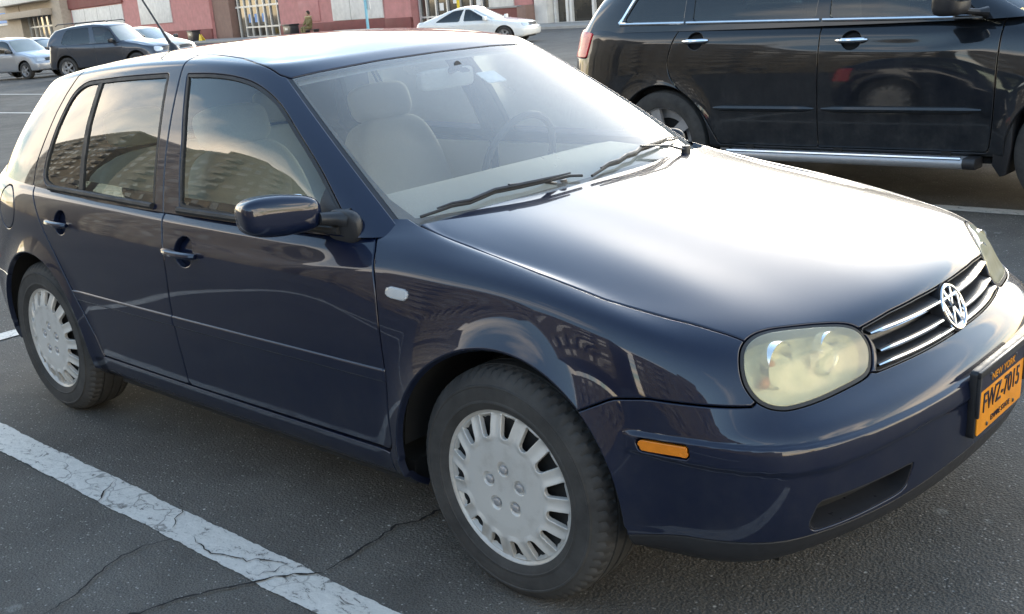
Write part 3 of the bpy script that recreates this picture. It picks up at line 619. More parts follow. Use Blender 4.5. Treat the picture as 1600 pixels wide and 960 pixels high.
# marker, repeater, intakes
for o in both('side_marker',mxm(mrk+.0015),'amber_lens',sink=.001,roll=.002,depth=.01): pass
RPT=roundpoly([(-.389,.760),(-.389,.794),(-.306,.788),(-.306,.754)],.017,6); rpt=np.where(sidem|((U>7)&(y>.5)),nm(psd(RPT,x,z)),1.0)
for f,a,b in zip(fend,both('repeater_lamp',mxm(rpt),'clear_lens',sink=-.007,roll=.006,depth=.008),both('repeater_base',mxm(rpt+.002),'reflector',sink=-.0015,roll=0,skirt=False)): a.parent=f; b.parent=f
for o in both('lower_intake_back',mxm(opn-.01),'under_black',sink=.060,roll=0,gap=0,skirt=False): o.parent=bumper
for o in both('fog_intake_wall',mxm(opn-.001,-(opn+.002)),'satin_black',sink=.003,roll=0,gap=0,depth=.06): o.parent=bumper
# cowl and wipers
whole('cowl_panel',mxm(-dR-.004,nm(-.50-x),nm(y-.725),nm(U-9)),'black_plastic',sink=.012,roll=0,skirt=False)
def wsp(yy,vv):
    k=np.argmin(np.where(gg.U<4,(gg.y-abs(yy))**2*4+(gg.W-vv)**2*.05,9)); p=gg.P.reshape(-1,3)[k].copy(); n=gg.N.reshape(-1,3)[k].copy()
    if yy<0: p[1]*=-1; n[1]*=-1
    return p,n
for y0,v0,y1,v1,py in ((-.660,.27,-.10,.42,-.16),(-.06,.36,.575,.50,.50)):
    W=bpy.data.objects.new('wiper',None); link(W,CAR)
    pts=[];arm=[]
    for t in np.linspace(0,1,13):
        yy=y0+(y1-y0)*t; vv=v0+(v1-v0)*t+.10*math.sin(math.pi*t); p,n=wsp(yy,vv); pts.append(p+n*.014); arm.append((p,n))
    rub=MB().tube([p-np.array((0,0,.004)) for p in pts],.0045,6).build('wiper_blade','black_rubber',W)
    MB().tube([p+np.array((.003,0,.005)) for p in pts[1:-1]],[.003+.003*math.sin(math.pi*t) for t in np.linspace(0,1,11)],6).build('wiper_bridge','satin_black',W)
    pv=np.array((-.335,py,.940)); mid=pts[6]+np.array((.004,0,.011)); 
    MB().tube([pv,pv*.55+mid*.45+np.array((.008,0,.010)),mid],[.009,.0065,.005],8,flat=.6).build('wiper_arm','satin_black',W); MB().lathe([(0,.018),(.014,.016),(.017,0),(.017,-.02)],pv,axis=2,n=16).build('wiper_pivot','satin_black',W)
# handles
for (xa,xb,zz,yw_),dr in (((-1.455,-1.262,.790,.862),doorf),((-2.312,-2.150,.815,.850),doorr)):
    for s,o in ((-1,dr[0]),(1,dr[1])):
        xs=np.linspace(xa,xb,13); pts=[(xx,s*(yw_+.004+.020*math.sin(math.pi*min(max((xx-xa)/(xb-xa),.02),.98))**.5),zz-.004*(xx-xa)/(xb-xa)) for xx in xs]
        MB().tube(pts,[.009,.0125]+[.0135]*9+[.0125,.009],10,flat=.85).build('door_handle','blue_paint',o)
# door mirrors
for s,o in ((-1,doorf[0]),(1,doorf[1])):
    rot=np.array([(.96,s*-.22,.05),(s*.25,.966,0),(-.04,0,1)]); rot[1]=(-.26,s*.965,-.02); rot[0]=(.965,s*.26,.06); rot[2]=(-.06,0,.998)
    cm=(-.700,s*.925,.974) if s<0 else (-.745,.872,.962)
    if s>0: rot=np.array([(.30,.954,0),(-.954,.30,0),(0,0,1)])
    m=MB().sq(cm,(.058,.112,.057),.55,.45,rot,40,24); v=np.array(m.v); c=np.array(cm)
    loc=(v-c)@rot.T; 
    loc[:,2]*=1-.16*np.clip(-loc[:,1]/.112,0,1)-.08*np.clip(loc[:,1]/.112,0,1)**2; loc[:,2]+=.010*loc[:,1]/.112; loc[:,0]=np.where(loc[:,0]<-.04,-.04,loc[:,0])
    m.v=[tuple(p) for p in c+loc@rot]
    if s<0: mo=m.build('door_mirror','blue_paint',o,ang=50)
    if s<0: MB().sq(tuple(c-.040*rot[0]),(.006,.095,.044),.3,.4,rot).build('mirror_glass','reflector',o)
    if s<0: MB().tube([(-.630,s*.845,.952),(-.615,s*.800,.945),(-.585,s*.775,.940)],[.022,.026,.040],14,flat=.8).build('mirror_arm','black_plastic',o,ang=60)
    m=MB(); m.sq((-.598,s*.785,.920),(.068,.020,.050),.7,.6).build('mirror_foot','black_plastic',o)
# roof antenna
MB().tube([(-2.66,0,1.372),(-2.665,0,1.395),(-2.675,0,1.408)],[.032,.020,.011],12).tube([(-2.672,0,1.402),(-2.73,0,1.465),(-3.06,0,1.83)],[.010,.0055,.0028],8).build('antenna','black_plastic',CAR)
# wheels
def tyre_mesh(m,R0=.312,hw=.100,nb=66):
    pr=[(.203,.080),(.208,.090),(.218,.0965),(.226,hw-.001),(.228,hw+.0012),(.233,hw+.0012),(.235,hw+.0002),(.255,hw+.002),(.268,hw+.0005),(.270,hw+.002),(.2745,hw+.0015),(.2765,hw-.003),(.290,hw-.010),(.3005,hw-.018),(.3070,hw-.027),(.3105,hw-.040),(.3117,.050),(.3118,.0445),(.3045,.0435),(.3045,.0375),(.312,.0365),(.3122,.006),(.3045,.005),(.3045,-.005)]
    k=R0/.312; pr=[(r*k,a) for r,a in pr]; full=pr+[(r,-a) for r,a in pr[::-1][1:]]; n=nb*4; v=[];f=[];mm=len(full)
    for i in range(n):
        for j,(r,a) in enumerate(full):
            ph=(i+ (2.2 if a>0 else -2.2)*abs(a)/.1*1.5)%4; lug=(.0065 if (int(ph)==0 and .300*k<r and abs(a)>.046) else 0)
            t=2*math.pi*(i+ .25*math.sin(abs(a)*60))/n; v.append(((r-lug)*math.cos(t),a,(r-lug)*math.sin(t)))
    for i in range(n):
        j=(i+1)%n
        for q in range(mm-1): f.append((i*mm+q,i*mm+q+1,j*mm+q+1,j*mm+q))
    return m.add(v,f)
k_=NT('tyre').set(Base_Color=(.02,.02,.021,1),Roughness=.75,Specular_IOR_Level=.35); f_=k_.noise(9,6,.7); k_.l(k_.mix(k_.ramp(f_,(.35,.05),(.75,.55)),(.030,.029,.028),(.11,.105,.098)),k_.b.inputs['Base Color']); k_.bump(k_.noise(220,3),.0006,.5); MAT['tyre']=k_.m
k_=NT('wheel_cover').set(Metallic=.2,Roughness=.36); f_=k_.noise(14,6,.7); rd_=k_.n('ShaderNodeVectorMath',operation='LENGTH'); k_.l(k_.co(),rd_.inputs[0]); k_.l(k_.mix(k_.math('MAXIMUM',k_.ramp(f_,(.5,.0),(.85,.6)),k_.math('MULTIPLY',k_.ramp(rd_.outputs['Value'],(.20,.0),(.232,.9)),k_.ramp(k_.noise(9,5,.7),(.35,.1),(.65,1.0)))),(.60,.58,.54),(.28,.25,.215)),k_.b.inputs['Base Color']); MAT['wheel_cover']=k_.m
# wheel cover: polar patch with fifteen cut slots
nT,nR=421,96; rr_=np.linspace(.0004,.2085,nR); tt_=np.linspace(0,2*math.pi,nT); RR,TT=np.meshgrid(rr_,tt_); NS=15
pitch=2*math.pi/NS; dl=(TT+pitch/2)%pitch-pitch/2; aa=RR*np.sin(dl); bb=RR*np.cos(dl)
slot=np.minimum(np.hypot(aa,bb-.149)-.0135,np.maximum.reduce([np.abs(aa)-(.0135+(bb-.149)*.20),bb-.1885,.149-bb]))
ht=np.interp(RR,[0,.05,.10,.135,.165,.186,.192,.197,.203,.2085],[.004,.005,.005,.003,-.006,-.0135,-.013,-.006,-.0045,-.010])+.0045*np.exp(-((np.clip(slot,-.01,.05))/.010)**2)*(RR<.19)*(RR>.125)
ht-= .006*smooth(-.002,.003,.0175-np.minimum.reduce([np.hypot(RR*np.cos(TT)-.053*math.cos(a),RR*np.sin(TT)-.053*math.sin(a)) for a in (R(90+72*k) for k in range(5))]))
gw=Grid(np.stack([RR*np.cos(TT),ht,RR*np.sin(TT)],2)); gw.flip_out(np.array([0,-1.,0]))
gw.N=np.where(gw.N[...,1:2]<0,-gw.N,gw.N)
COV=panel(gw,[-gw.norm(slot,.5)],gap=0.0,roll=.002,depth=.012)
# triangle order for outward +y
def fixw(V,N_,F):
    fn=np.cross(V[F[:,1]]-V[F[:,0]],V[F[:,2]]-V[F[:,0]]); bad=(fn*N_[F].mean(1)).sum(1)<0; F=F.copy(); F[bad]=F[bad][:,::-1]; return V,N_,F
COV=fixw(*COV); COV[0][:,[0,2]]*=1.038
def make_wheel(parent,x0,s,yc):
    w=bpy.data.objects.new('wheel',None); link(w,parent); w.location=(x0,s*yc,ZW)
    ty=tyre_mesh(MB()).build('tyre','tyre',w,ang=28)
    cov=tri_obj('wheel_cover',COV[0]+np.array((0,.094,0)),COV[1],COV[2],'wheel_cover',w)
    MB().lathe([(.0,.060),(.12,.062),(.17,.070),(.198,.078),(.210,.088)],(0,0,0),axis=1,n=48).build('rim','under_black',w)
    for k in range(5):
        a=R(90+72*k); c=(.053*math.cos(a),.0945,.053*math.sin(a)); b=MB()
        b.lathe([(.0125,.001),(.0125,-.003)],c,axis=1,n=24); b.v=[]; b.f=[]
        b.lathe([(0,.0075),(.007,.0070),(.0105,.0050),(.0118,.002),(.0118,-.006)],c,axis=1,n=6+6).build('wheel_bolt','silver_plastic',w)
        MB().lathe([(.0110,-.0022),(.0172,-.0022),(.0172,-.006)],c,axis=1,n=20).build('bolt_ring','black_plastic',w)
    if s<0: w.rotation_euler=(0,0,math.pi)
    return w
for x0,yc in ((XF,.757),(XR,.750)):
    for s in (-1,1): wh=make_wheel(CAR,x0,s,yc); 
    for s in (-1,1):
        m=MB(); a=[R(4+172*i/30) for i in range(31)]; v=[];f=[]
        for t in a:
            for yy in (.50,.80,.838): v.append((x0+.385*math.cos(t),s*yy,ZW+.385*math.sin(t)))
        for i in range(30):
            for j in range(2): f.append((3*i+j,3*i+j+1,3*i+4+j,3*i+3+j))
        n=len(v); v.append((x0,s*.50,ZW)); f+=[(3*i,3*i+3,n) for i in range(30)]
        m.add(v,f).build('arch_liner','under_black',CAR)
# floor, cabin
m=MB(); m.bx(-3.05,.62,-.60,.60,.19,.26); m.bx(-2.05,-.40,-.80,.80,.20,.27); m.build('underbody','under_black',CAR)
m=MB(); m.bx(-.36,.60,-.52,.52,.26,.58); m.bx(-.40,-.36,-.72,.72,.26,.88); m.build('engine_bay','under_black',CAR)
whole('headliner',mxm(-dV-.01),'beige_trim',g=gg,sink=.030,roll=0,skirt=False)
prof=[(-.36,.885),(-.55,.915),(-.80,.930),(-.90,.915),(-.94,.86),(-.92,.74),(-.85,.60),(-.55,.55)]
MB().prism(prof,(0,-.70,0),(1,0,0),(0,0,1),(0,1,0),1.40).build('dashboard','beige_trim',CAR,bevel=.015)
for nme,x0,x1 in (('door_card',-.55,-1.46),('door_card',-1.52,-2.42)):
    for s in (-1,1): MB().bx(x1,x0,s*.745,s*.775,.33,.90).build(nme,'beige_trim',CAR,bevel=.01)
def seat(y0,xs):
    S=bpy.data.objects.new('front_seat',None); link(S,CAR); S.location=(xs,y0,.30)
    MB().sq((.32,0,.10),(.27,.25,.085),.45,.4).build('cushion','grey_cloth',S)
    ax=np.array([(.966,0,.259),(0,1,0),(-.259,0,.966)])
    m=MB().sq((-.02,0,.42),(.075,.25,.34),.4,.38,ax,32,24); v=np.array(m.v); v[:,1]*=1-.22*np.clip((v[:,2]-.45)/.3,0,1)**1.5; m.v=v.tolist(); m.build('backrest','grey_cloth',S)
    m=MB().sq((-.115,0,.815),(.052,.150,.078),.55,.6,ax,32,20); m.build('headrest','grey_cloth',S)
    MB().tube([(-.10,-.06,.70),(-.112,-.06,.78)],.006).tube([(-.10,.06,.70),(-.112,.06,.78)],.006).build('headrest_post','chrome',S)
seat(-.36,-1.62); seat(.36,-1.62)
S=bpy.data.objects.new('rear_seat',None); link(S,CAR); S.location=(-2.25,0,.30)
MB().sq((.22,0,.10),(.26,.62,.09),.4,.25).build('cushion','grey_cloth',S); MB().sq((-.10,0,.42),(.09,.62,.30),.4,.22,np.array([(.95,0,.31),(0,1,0),(-.31,0,.95)])).build('backrest','grey_cloth',S)
for s in (-1,1): MB().sq((-.19,s*.36,.80),(.05,.13,.075),.5,.55).build('headrest','grey_cloth',S)
MB().bx(-2.95,-2.45,-.60,.60,.80,.82).build('parcel_shelf','dark_trim',CAR,bevel=.008)
t=np.linspace(0,2*math.pi,33); MB().tube([(-.98+.17*math.sin(a)*.35,.36+.185*math.cos(a),.90+.185*math.sin(a)*.93) for a in t],.014,8,cap=False).build('steering_wheel','dark_trim',CAR)
MB().sq((-.955,-.005,1.243),(.020,.125,.034),.35,.35).build('inside_mirror','beige_trim',CAR); MB().tube([(-.945,0,1.262),(-.892,0,1.285)],[.010,.016],10).build('inside_mirror_stem','dark_trim',CAR)
def on_ws(y0,v0,w,h,nme,mt,dy=.006):
    p,n=wsp(y0,v0); u=np.cross((0,1,0),n); u/=np.linalg.norm(u); u=u if u[2]>0 else -u; rx=np.cross(u,n); c=p-n*(dy+.003)
    MB().prism(roundpoly([(-w,-h),(w,-h),(w,h),(-w,h)],.006,3),c,rx,u,n,.003).build(nme,mt,CAR)
on_ws(.075,3.00,.045,.034,'toll_tag','white_label'); on_ws(.0,3.28,.022,.013,'mirror_pad','dark_trim')
simple('green_label',(.35,.55,.42),.6); on_ws(.600,.98,.022,.045,'inspection_sticker','green_label'); on_ws(.560,1.28,.022,.030,'registration_sticker','white_label')
# ---------------------------------------------------------------- ground
def gz(x_,y_):
    s=(x_-1.754)*-.69+(y_+2.612)*.7238; t=np.clip((s-8)/24,0,1); q=np.clip((s-46)/14,0,1); return -.25*t*t*(3-2*t)-.25*q*q*(3-2*q)
def asphalt_nodes(k):
    co=k.n('ShaderNodeNewGeometry').outputs['Position']
    n1=k.noise(.35,5,.6,co); n2=k.noise(2.2,6,.68,co); n3=k.noise(240,4,.7,co)
    v=k.n('ShaderNodeTexVoronoi'); k.l(co,v.inputs['Vector']); v.inputs['Scale'].default_value=120; 
    base=k.mix(k.ramp(n1,(.35,0.0),(.65,1.0)),(.076,.071,.064),(.118,.110,.098)); base=k.mix(1.0,base,k.ramp(n2,(.25,.62),(.75,1.32)),'MULTIPLY'); base=k.mix(1.0,base,k.ramp(n3,(.3,.30),(.75,2.0)),'MULTIPLY')
    st=k.ramp(v.outputs['Color'],(.80,0.0),(.84,1.0)); base=k.mix(k.math('MULTIPLY',st,k.ramp(v.outputs['Distance'],(.10,.9),(.5,.0))),base,(.42,.40,.37))
    sp=k.n('ShaderNodeTexVoronoi'); k.l(co,sp.inputs['Vector']); sp.inputs['Scale'].default_value=34; sp.inputs['Randomness'].default_value=1
    s2=k.math('MULTIPLY',k.ramp(sp.outputs['Color'],(.86,0.0),(.88,1.0)),k.ramp(sp.outputs['Distance'],(.08,1.0),(.20,0.0))); base=k.mix(s2,base,(.50,.48,.44))
    gm=k.n('ShaderNodeTexVoronoi'); k.l(co,gm.inputs['Vector']); gm.inputs['Scale'].default_value=4.2
    s3=k.math('MULTIPLY',k.math('MULTIPLY',k.ramp(gm.outputs['Color'],(.62,0.0),(.64,1.0)),k.ramp(gm.outputs['Distance'],(.05,1.0),(.11,0.0))),k.ramp(k.noise(60,4,.7,co),(.35,.15),(.6,.8))); base=k.mix(s3,base,(.24,.235,.22))
    h=k.math('ADD',k.math('MULTIPLY',n3,.6),k.math('MULTIPLY',v.outputs['Distance'],1.2))
    return base,h,co
k=NT('asphalt').set(Roughness=.88,Specular_IOR_Level=.35); b_,h_,_c=asphalt_nodes(k); k.l(b_,k.b.inputs['Base Color']); k.bump(h_,.003,.9); MAT['asphalt']=k.m
k=NT('line_paint').set(Roughness=.7); b_,h_,co=asphalt_nodes(k)
w1_=k.noise(24,7,.8,co,stretch=(.55,1,1),dist=.9); w2_=k.noise(95,4,.75,co); w3_=k.noise(2.2,3,.5,co)
vo=k.n('ShaderNodeTexVoronoi'); vo.feature='DISTANCE_TO_EDGE'; nd=k.n('ShaderNodeVectorMath',operation='ADD'); nv_=k.n('ShaderNodeTexNoise'); k.l(co,nv_.inputs['Vector']); nv_.inputs['Scale'].default_value=9; sc_=k.n('ShaderNodeVectorMath',operation='SCALE'); k.l(nv_.outputs['Color'],sc_.inputs[0]); sc_.inputs['Scale'].default_value=.16; k.l(co,nd.inputs[0]); k.l(sc_.outputs[0],nd.inputs[1]); k.l(nd.outputs[0],vo.inputs['Vector']); vo.inputs['Scale'].default_value=4.5
ck=k.math('MULTIPLY',k.ramp(vo.outputs['Distance'],(.006,.9),(.016,0.0)),k.ramp(w3_,(.48,.0),(.62,1.0)))
wear=k.math('MAXIMUM',k.math('MAXIMUM',k.math('MULTIPLY',k.ramp(w1_,(.565,0.0),(.60,1.0)),.9),k.math('MULTIPLY',ck,.75)),k.math('MULTIPLY',k.ramp(w2_,(.60,0.0),(.68,1.0)),.6))
k.l(k.mix(wear,k.mix(k.ramp(w1_,(.3,0.0),(.6,1.0)),(.70,.67,.61),(.54,.515,.47)),b_),k.b.inputs['Base Color']); k.bump(h_,.0012,.4); MAT['line_paint']=k.m
sa=np.array((-.69,.7238)); ta=np.array((.7238,.69)); org=np.array((1.754,-2.612))
ss=np.concatenate([[-900,-200,-60,-20],np.arange(-10,66,1.0),[70,100,200,500,1500]]); ts=np.array([-1500,-400,-120,-60,-30,-15,-8,-4,0,4,8,15,30,60,120,400,1500.])
v=[];f=[]
for a in ss:
    for b in ts: p=org+sa*a+ta*b; v.append((p[0],p[1],float(gz(p[0],p[1]))))
n=len(ts); f=[(i*n+j,i*n+j+1,(i+1)*n+j+1,(i+1)*n+j) for i in range(len(ss)-1) for j in range(n-1)]
GND=tag(MB().add(v,f).build('ground','asphalt'),kind='structure')
def line_strip(x0,x1,y0,y1,dz=.004,nx=14,jit=0.0):
    v=[];f=[]; rg=np.random.default_rng(11); ph=rg.uniform(0,6.28,12); edge=lambda q,k: jit*sum(math.sin(q*w+ph[i]+k*2.1)/(1+i*.35) for i,w in enumerate((7,13,23,37,61,97,151,233,307)))/1.6
    for i in range(nx+1):
        for yy in (y0,y1):
            a=x0+(x1-x0)*i/nx if abs(x1-x0)>abs(y1-y0) else (x0 if yy==y0 else x1)
            bq=yy if abs(x1-x0)>abs(y1-y0) else y0+(y1-y0)*i/nx
            v.append((a,bq+(edge(a,yy==y0) if jit else 0),float(gz(a,bq))+dz))
    f=[(2*i,2*i+1,2*i+3,2*i+2) for i in range(nx)]
    return MB().add(v,f)
LINES=[(-4.1,1.6,-1.205,-1.075),(-4.1,1.6,1.39,1.52),(-4.1,1.6,4.02,4.15),(-4.1,1.6,6.65,6.78),(-4.1,1.6,-3.85,-3.72)]
for i_,q in enumerate(LINES): tag(line_strip(*q,nx=420 if i_<2 else 30,jit=.0035).build('painted_line','line_paint',GND))
for y0 in np.arange(-9,24,2.62): line_strip(-3.99,-3.86,y0,y0+2.62,.0055).build('painted_line','line_paint',GND)
for yy in (2.9,5.5,8.1,12.05,14.6,17.2): line_strip(-34,-21.5,yy,yy+.13,.004,8).build('painted_line','line_paint',GND)
# cracks in the asphalt, drawn as flat dark ribbons just above it
simple('crack_dark',(.010,.010,.010),1.0)
def crack(pts,w,seed):
    rg=np.random.default_rng(seed); P=[np.array(pts[0],float)]
    for a,b in zip(pts[:-1],pts[1:]):
        a=np.array(a,float);b=np.array(b,float); L=np.linalg.norm(b-a); m=max(int(L/.018),2); nn=np.array([-(b-a)[1],(b-a)[0]])/L
        for i in range(1,m+1): P.append(a+(b-a)*i/m+nn*rg.normal(0,.005)*(i<m))
    v=[];f=[]
    for i,p in enumerate(P):
        d=P[min(i+1,len(P)-1)]-P[max(i-1,0)]; d/=np.linalg.norm(d)+1e-9; nn=np.array([-d[1],d[0]]); ww=w*rg.uniform(.35,1.25)*min(1,(len(P)-1-i)/6+.1)*min(1,i/3+.3)
        v+= [(*(p+nn*ww/2),.0075),(*(p-nn*ww/2),.0075)]
    f=[(2*i,2*i+1,2*i+3,2*i+2) for i in range(len(P)-1)]
    MB().add(v,f).build('crack','crack_dark',GND)
for i,(c_,w_) in enumerate((([(-0.47,-0.40),(-0.521,-0.613),(-0.525,-0.703),(-0.566,-0.758),(-0.544,-0.865),(-0.533,-0.969),(-0.528,-1.065)],.011),([(-0.528,-1.065),(-0.573,-1.108),(-0.625,-1.158),(-0.646,-1.207),(-0.692,-1.279),(-0.741,-1.368),(-0.77,-1.467),(-.80,-1.62)],.009),([(-1.081,-1.205),(-1.111,-1.305),(-1.116,-1.353),(-1.092,-1.418),(-1.048,-1.489),(-1.011,-1.554),(-.98,-1.70)],.006),
    ([(-0.666,-1.182),(-0.65,-1.095),(-0.715,-1.114),(-0.808,-1.159),(-0.897,-1.189),(-1.048,-1.159)],.0045),([(-1.145,-1.167),(-1.234,-1.079),(-1.287,-1.059)],.004),([(-1.532,-1.221),(-1.629,-1.113),(-1.651,-1.077)],.005))): crack(c_,w_,i)
# ---------------------------------------------------------------- other vehicles: the same smooth body nets, reshaped
gl0=make_grid(LOW,(False,False),lambda i:8 if i<9 else 10,lambda j:7); gg0=make_grid(GRN,(False,True),lambda i:8,lambda j:8)
def xi(x_,a,b):
    a=np.array(a,float);b=np.array(b,float); y_=np.interp(x_,a,b); y_=np.where(x_<a[0],b[0]+(x_-a[0])*(b[1]-b[0])/(a[1]-a[0]),y_); return np.where(x_>a[-1],b[-1]+(x_-a[-1])*(b[-1]-b[-2])/(a[-1]-a[-2]),y_)
GX=[-3.27,-2.511,-1.47,-.42,0,.88]; GZ=[.2,.312,.675,.93]; HX=[-3.10,-2.855,-1.0,-.235]; HZ=[.90,1.335,1.42]
def warped(g0,fn):
    g=Grid(fn(g0.P)); g.U,g.W=g0.U,g0.W; g.N=np.where(((g.N*g0.N).sum(2)<0)[...,None],-g.N,g.N); g.flip=g0.flip; g.g0=g0; return g
def alloy(parent,x0,s,yc,R0,hw,spokes=5,mat='silver_plastic'):
    w=bpy.data.objects.new('wheel',None); link(w,parent); w.location=(x0,s*yc,R0); k=R0/.312
    pr=[(.205*k,hw*.8),(.212*k,hw*.97),(.24*k,hw),(.275*k,hw*.98),(.300*k,hw*.85),(.310*k,hw*.6),(.312*k,0),(.310*k,-hw*.6),(.300*k,-hw*.85),(.24*k,-hw)]
    MB().lathe(pr,(0,0,0),axis=1,n=48).build('tyre','tyre',w)
    m=MB().lathe([(.14*k,hw*.25),(.195*k,hw*.35),(.202*k,hw*.82),(.210*k,hw*.90),(.214*k,hw*.80)],(0,0,0),axis=1,n=40)
    for i in range(spokes):
        a=2*math.pi*i/spokes; ca,sa_=math.cos(a),math.sin(a)
        m.prism([(.03*k,-.022*k),(.20*k,-.034*k),(.20*k,.034*k),(.03*k,.022*k)],(0,hw*.55,0),(ca,0,sa_),(-sa_,0,ca),(0,1,0),hw*.22)
    m.lathe([(0,hw*.86),(.03*k,hw*.84),(.055*k,hw*.72),(.055*k,hw*.4)],(0,0,0),axis=1,n=24); m.build('rim',mat,w,ang=40)
    MB().lathe([(0,hw*.12),(.15*k,hw*.12)],(0,0,0),axis=1,n=24).build('brake_disc','under_black',w)
    if s<0: w.rotation_euler=(0,0,math.pi)
def warp_car(name,label,cat,loc,rz,mat,gx,gzv,ys,hxb,hxt,hz,R0=.33,hw=.11,wdark='tint_glass',group=None,rack=False,grillemat='satin_black',zdrop=0.,rimmat='silver_plastic'):
    C=thing(name,loc,label,cat,rz,group)
    fl=lambda P: np.stack([xi(P[...,0],GX,gx),P[...,1]*ys,xi(P[...,2],GZ,gzv)],-1)
    def fg(P):
        t=np.clip((P[...,2]-.9)/.435,0,1); return np.stack([xi(P[...,0],HX,hxb)*(1-t)+xi(P[...,0],HX,hxt)*t,P[...,1]*ys,xi(P[...,2],HZ,hz)],-1)
    a=warped(gl0,fl); b=warped(gg0,fg); n_=a.norm; m_=b.norm; x,y,z,U=gl0.x,gl0.y,gl0.z,gl0.U; X,Y,Z,GU,GV=gg0.x,gg0.y,gg0.z,gg0.U,gg0.W
    af=n_(arch_d(gl0,XF,.37)); ar=n_(arch_d(gl0,XR,.37))
    sm=(y>.4)&(U>7.5); d1=np.where(sm,n_(psd(D1,x,z)),1.); d2=np.where(sm,n_(psd(D2,x,z)),1.)
    lp=np.where(U<5.2,n_(psd(LAMP,y,z)),1.); gr=np.where(U<3,n_(psd(GRI,y,z)),1.)
    kw=dict(gap=.003,roll=.004,depth=.02)
    W=lambda nme,ds,mt,g=a,**k: tri_obj(nme,*panel(g,ds,**{**kw,**k}),mt,C,weld=True)
    def Bo(nme,ds,mt,g=a,**k):
        p=panel(g,ds,**{**kw,**k}); return [tri_obj(nme,*p,mt,C,mirror=q) for q in (True,False)]
    W('body',[-af,-ar,-d1,-d2,-lp,-gr],mat); Bo('front_door',[d1],mat); Bo('rear_door',[d2,-ar],mat); Bo('headlight',[lp],'clear_lamp'); W('grille',[gr],grillemat,sink=.02)
    dVv=m_(GV-ipl(GU,VR)); wsf=np.maximum(m_(GU-3.80),dVv); gs=(GU>3.9)&(GU<12); q1=np.where(gs,m_(psd(W1,X,Z)),1.); q2=np.where(gs,m_(psd(W2,X,Z)),1.); rw=np.maximum.reduce([m_(12.9-GU),m_(.5-GV),m_(GV-3.7)])
    W('cabin',[-wsf,-q1,-q2,-rw],mat,g=b,depth=.03); W('windscreen',[m_(GU-3.82),dVv-.002],'far_screen',g=b,sink=.006,skirt=False,roll=0)
    Bo('side_window',[q1-.002],wdark,g=b,sink=.008,skirt=False,roll=0); Bo('side_window',[q2-.002],wdark,g=b,sink=.008,skirt=False,roll=0); W('rear_window',[m_(12.85-GU),m_(.45-GV),m_(GV-3.75)],wdark,g=b,sink=.008,skirt=False,roll=0)
    hwid=.868*ys
    for x0 in (gx[4],gx[1]):
        for s in (-1,1): alloy(C,x0,s,hwid-hw-.02,R0,hw,mat=rimmat)
    MB().bx(gx[0]+.25,gx[5]-.35,-hwid*.72,hwid*.72,gzv[0]+.0,gzv[2]+.05).build('underbody','under_black',C)
    for s in (-1,1):
        zb=hz[0]+.07; xb=hxb[-1]-.42
        MB().sq((xb,s*(hwid+.07),zb),(.06,.11,.075),.5,.5).tube([(xb+.02,s*(hwid-.06),zb-.03),(xb+.01,s*(hwid+.04),zb-.03)],.03,8).build('door_mirror','satin_black' if mat!='white_paint' else mat,C)
    for s in (-1,1):
        MB().sq((hxb[-1]-.95,s*.30*ys,hz[0]-.12),(.09,.24,.36),.4,.4).sq((hxb[-1]-1.0,s*.30*ys,hz[0]+.30),(.05,.13,.09),.6,.6).build('front_seat','dark_trim',C)
    if rack:
        for s in (-1,1):
            zr=hz[2]+.01; MB().tube([(hxt[2]-.15,s*.50*ys,zr-.03),(hxt[2]-.25,s*.50*ys,zr+.03),(hxt[1]+.3,s*.50*ys,zr+.02),(hxt[1]+.2,s*.50*ys,zr-.04)],.018,8).build('roof_rail','satin_black',C)
        for xx in (.35,.75): MB().tube([(hxt[2]*(1-xx)+hxt[1]*xx,-.5*ys,hz[2]+.035),(hxt[2]*(1-xx)+hxt[1]*xx,.5*ys,hz[2]+.035)],.014,8).build('roof_bar','satin_black',C)
    return C,a,b
paint('grey_paint',(.055,.062,.078),metal=.5,rough=.35,dirt=.3,zlo=-.3,zhi=1.2); paint('silver_paint',(.42,.43,.45),metal=.5,rough=.35,dirt=.2,zlo=-.3,zhi=1.2); paint('white_paint',(.78,.78,.76),metal=0,rough=.3,dirt=.15,zlo=-.4,zhi=1); paint('navy_paint',(.014,.022,.05),metal=.4,rough=.35,dirt=.3,zlo=-.3,zhi=1.2); paint('paleblue_paint',(.33,.40,.50),metal=.5,rough=.35,dirt=.2,zlo=-.3,zhi=1.2); paint('beige_paint',(.50,.47,.40),metal=.4,rough=.35,dirt=.2,zlo=-.3,zhi=1.2)
simple('clear_lamp',(.65,.65,.64),.12,.5,.1,20,coat=.8); simple('far_screen',(.20,.23,.22),.06,0,.1,3,coat=1); 
# --- black SUV in the next bay but one
GU_=[-3.97,-2.82,-1.60,-.50,0,.95]
SUV=thing('sport_utility_vehicle',(-.04,4.925,0),'black sport utility vehicle with chrome window trim and running boards beyond the blue hatchback','car')
wl=lambda P: np.stack([xi(P[...,0],GX,GU_),P[...,1]*1.122,xi(P[...,2],GZ,[.335,.37,.775,1.175])],-1)
def wg(P):
    t=np.clip((P[...,2]-.9)/.435,0,1); return np.stack([xi(P[...,0],HX,[-3.76,-3.55,-1.05,-.12])*(1-t)+xi(P[...,0],HX,[-3.72,-3.45,-1.12,-.2])*t,P[...,1]*(1.122-.05*smooth(-2.5,-3.0,P[...,0])*(1-.4*t)),xi(P[...,2],HZ,[1.145,1.62,1.74])],-1)
gl1=make_grid(LOW,(False,False),lambda i:10 if i<9 else 18,lambda j:10); gg1=make_grid(GRN,(False,True),lambda i:22 if 3<i<13 else 10,lambda j:14)
a=warped(gl1,wl); b=warped(gg1,wg); 
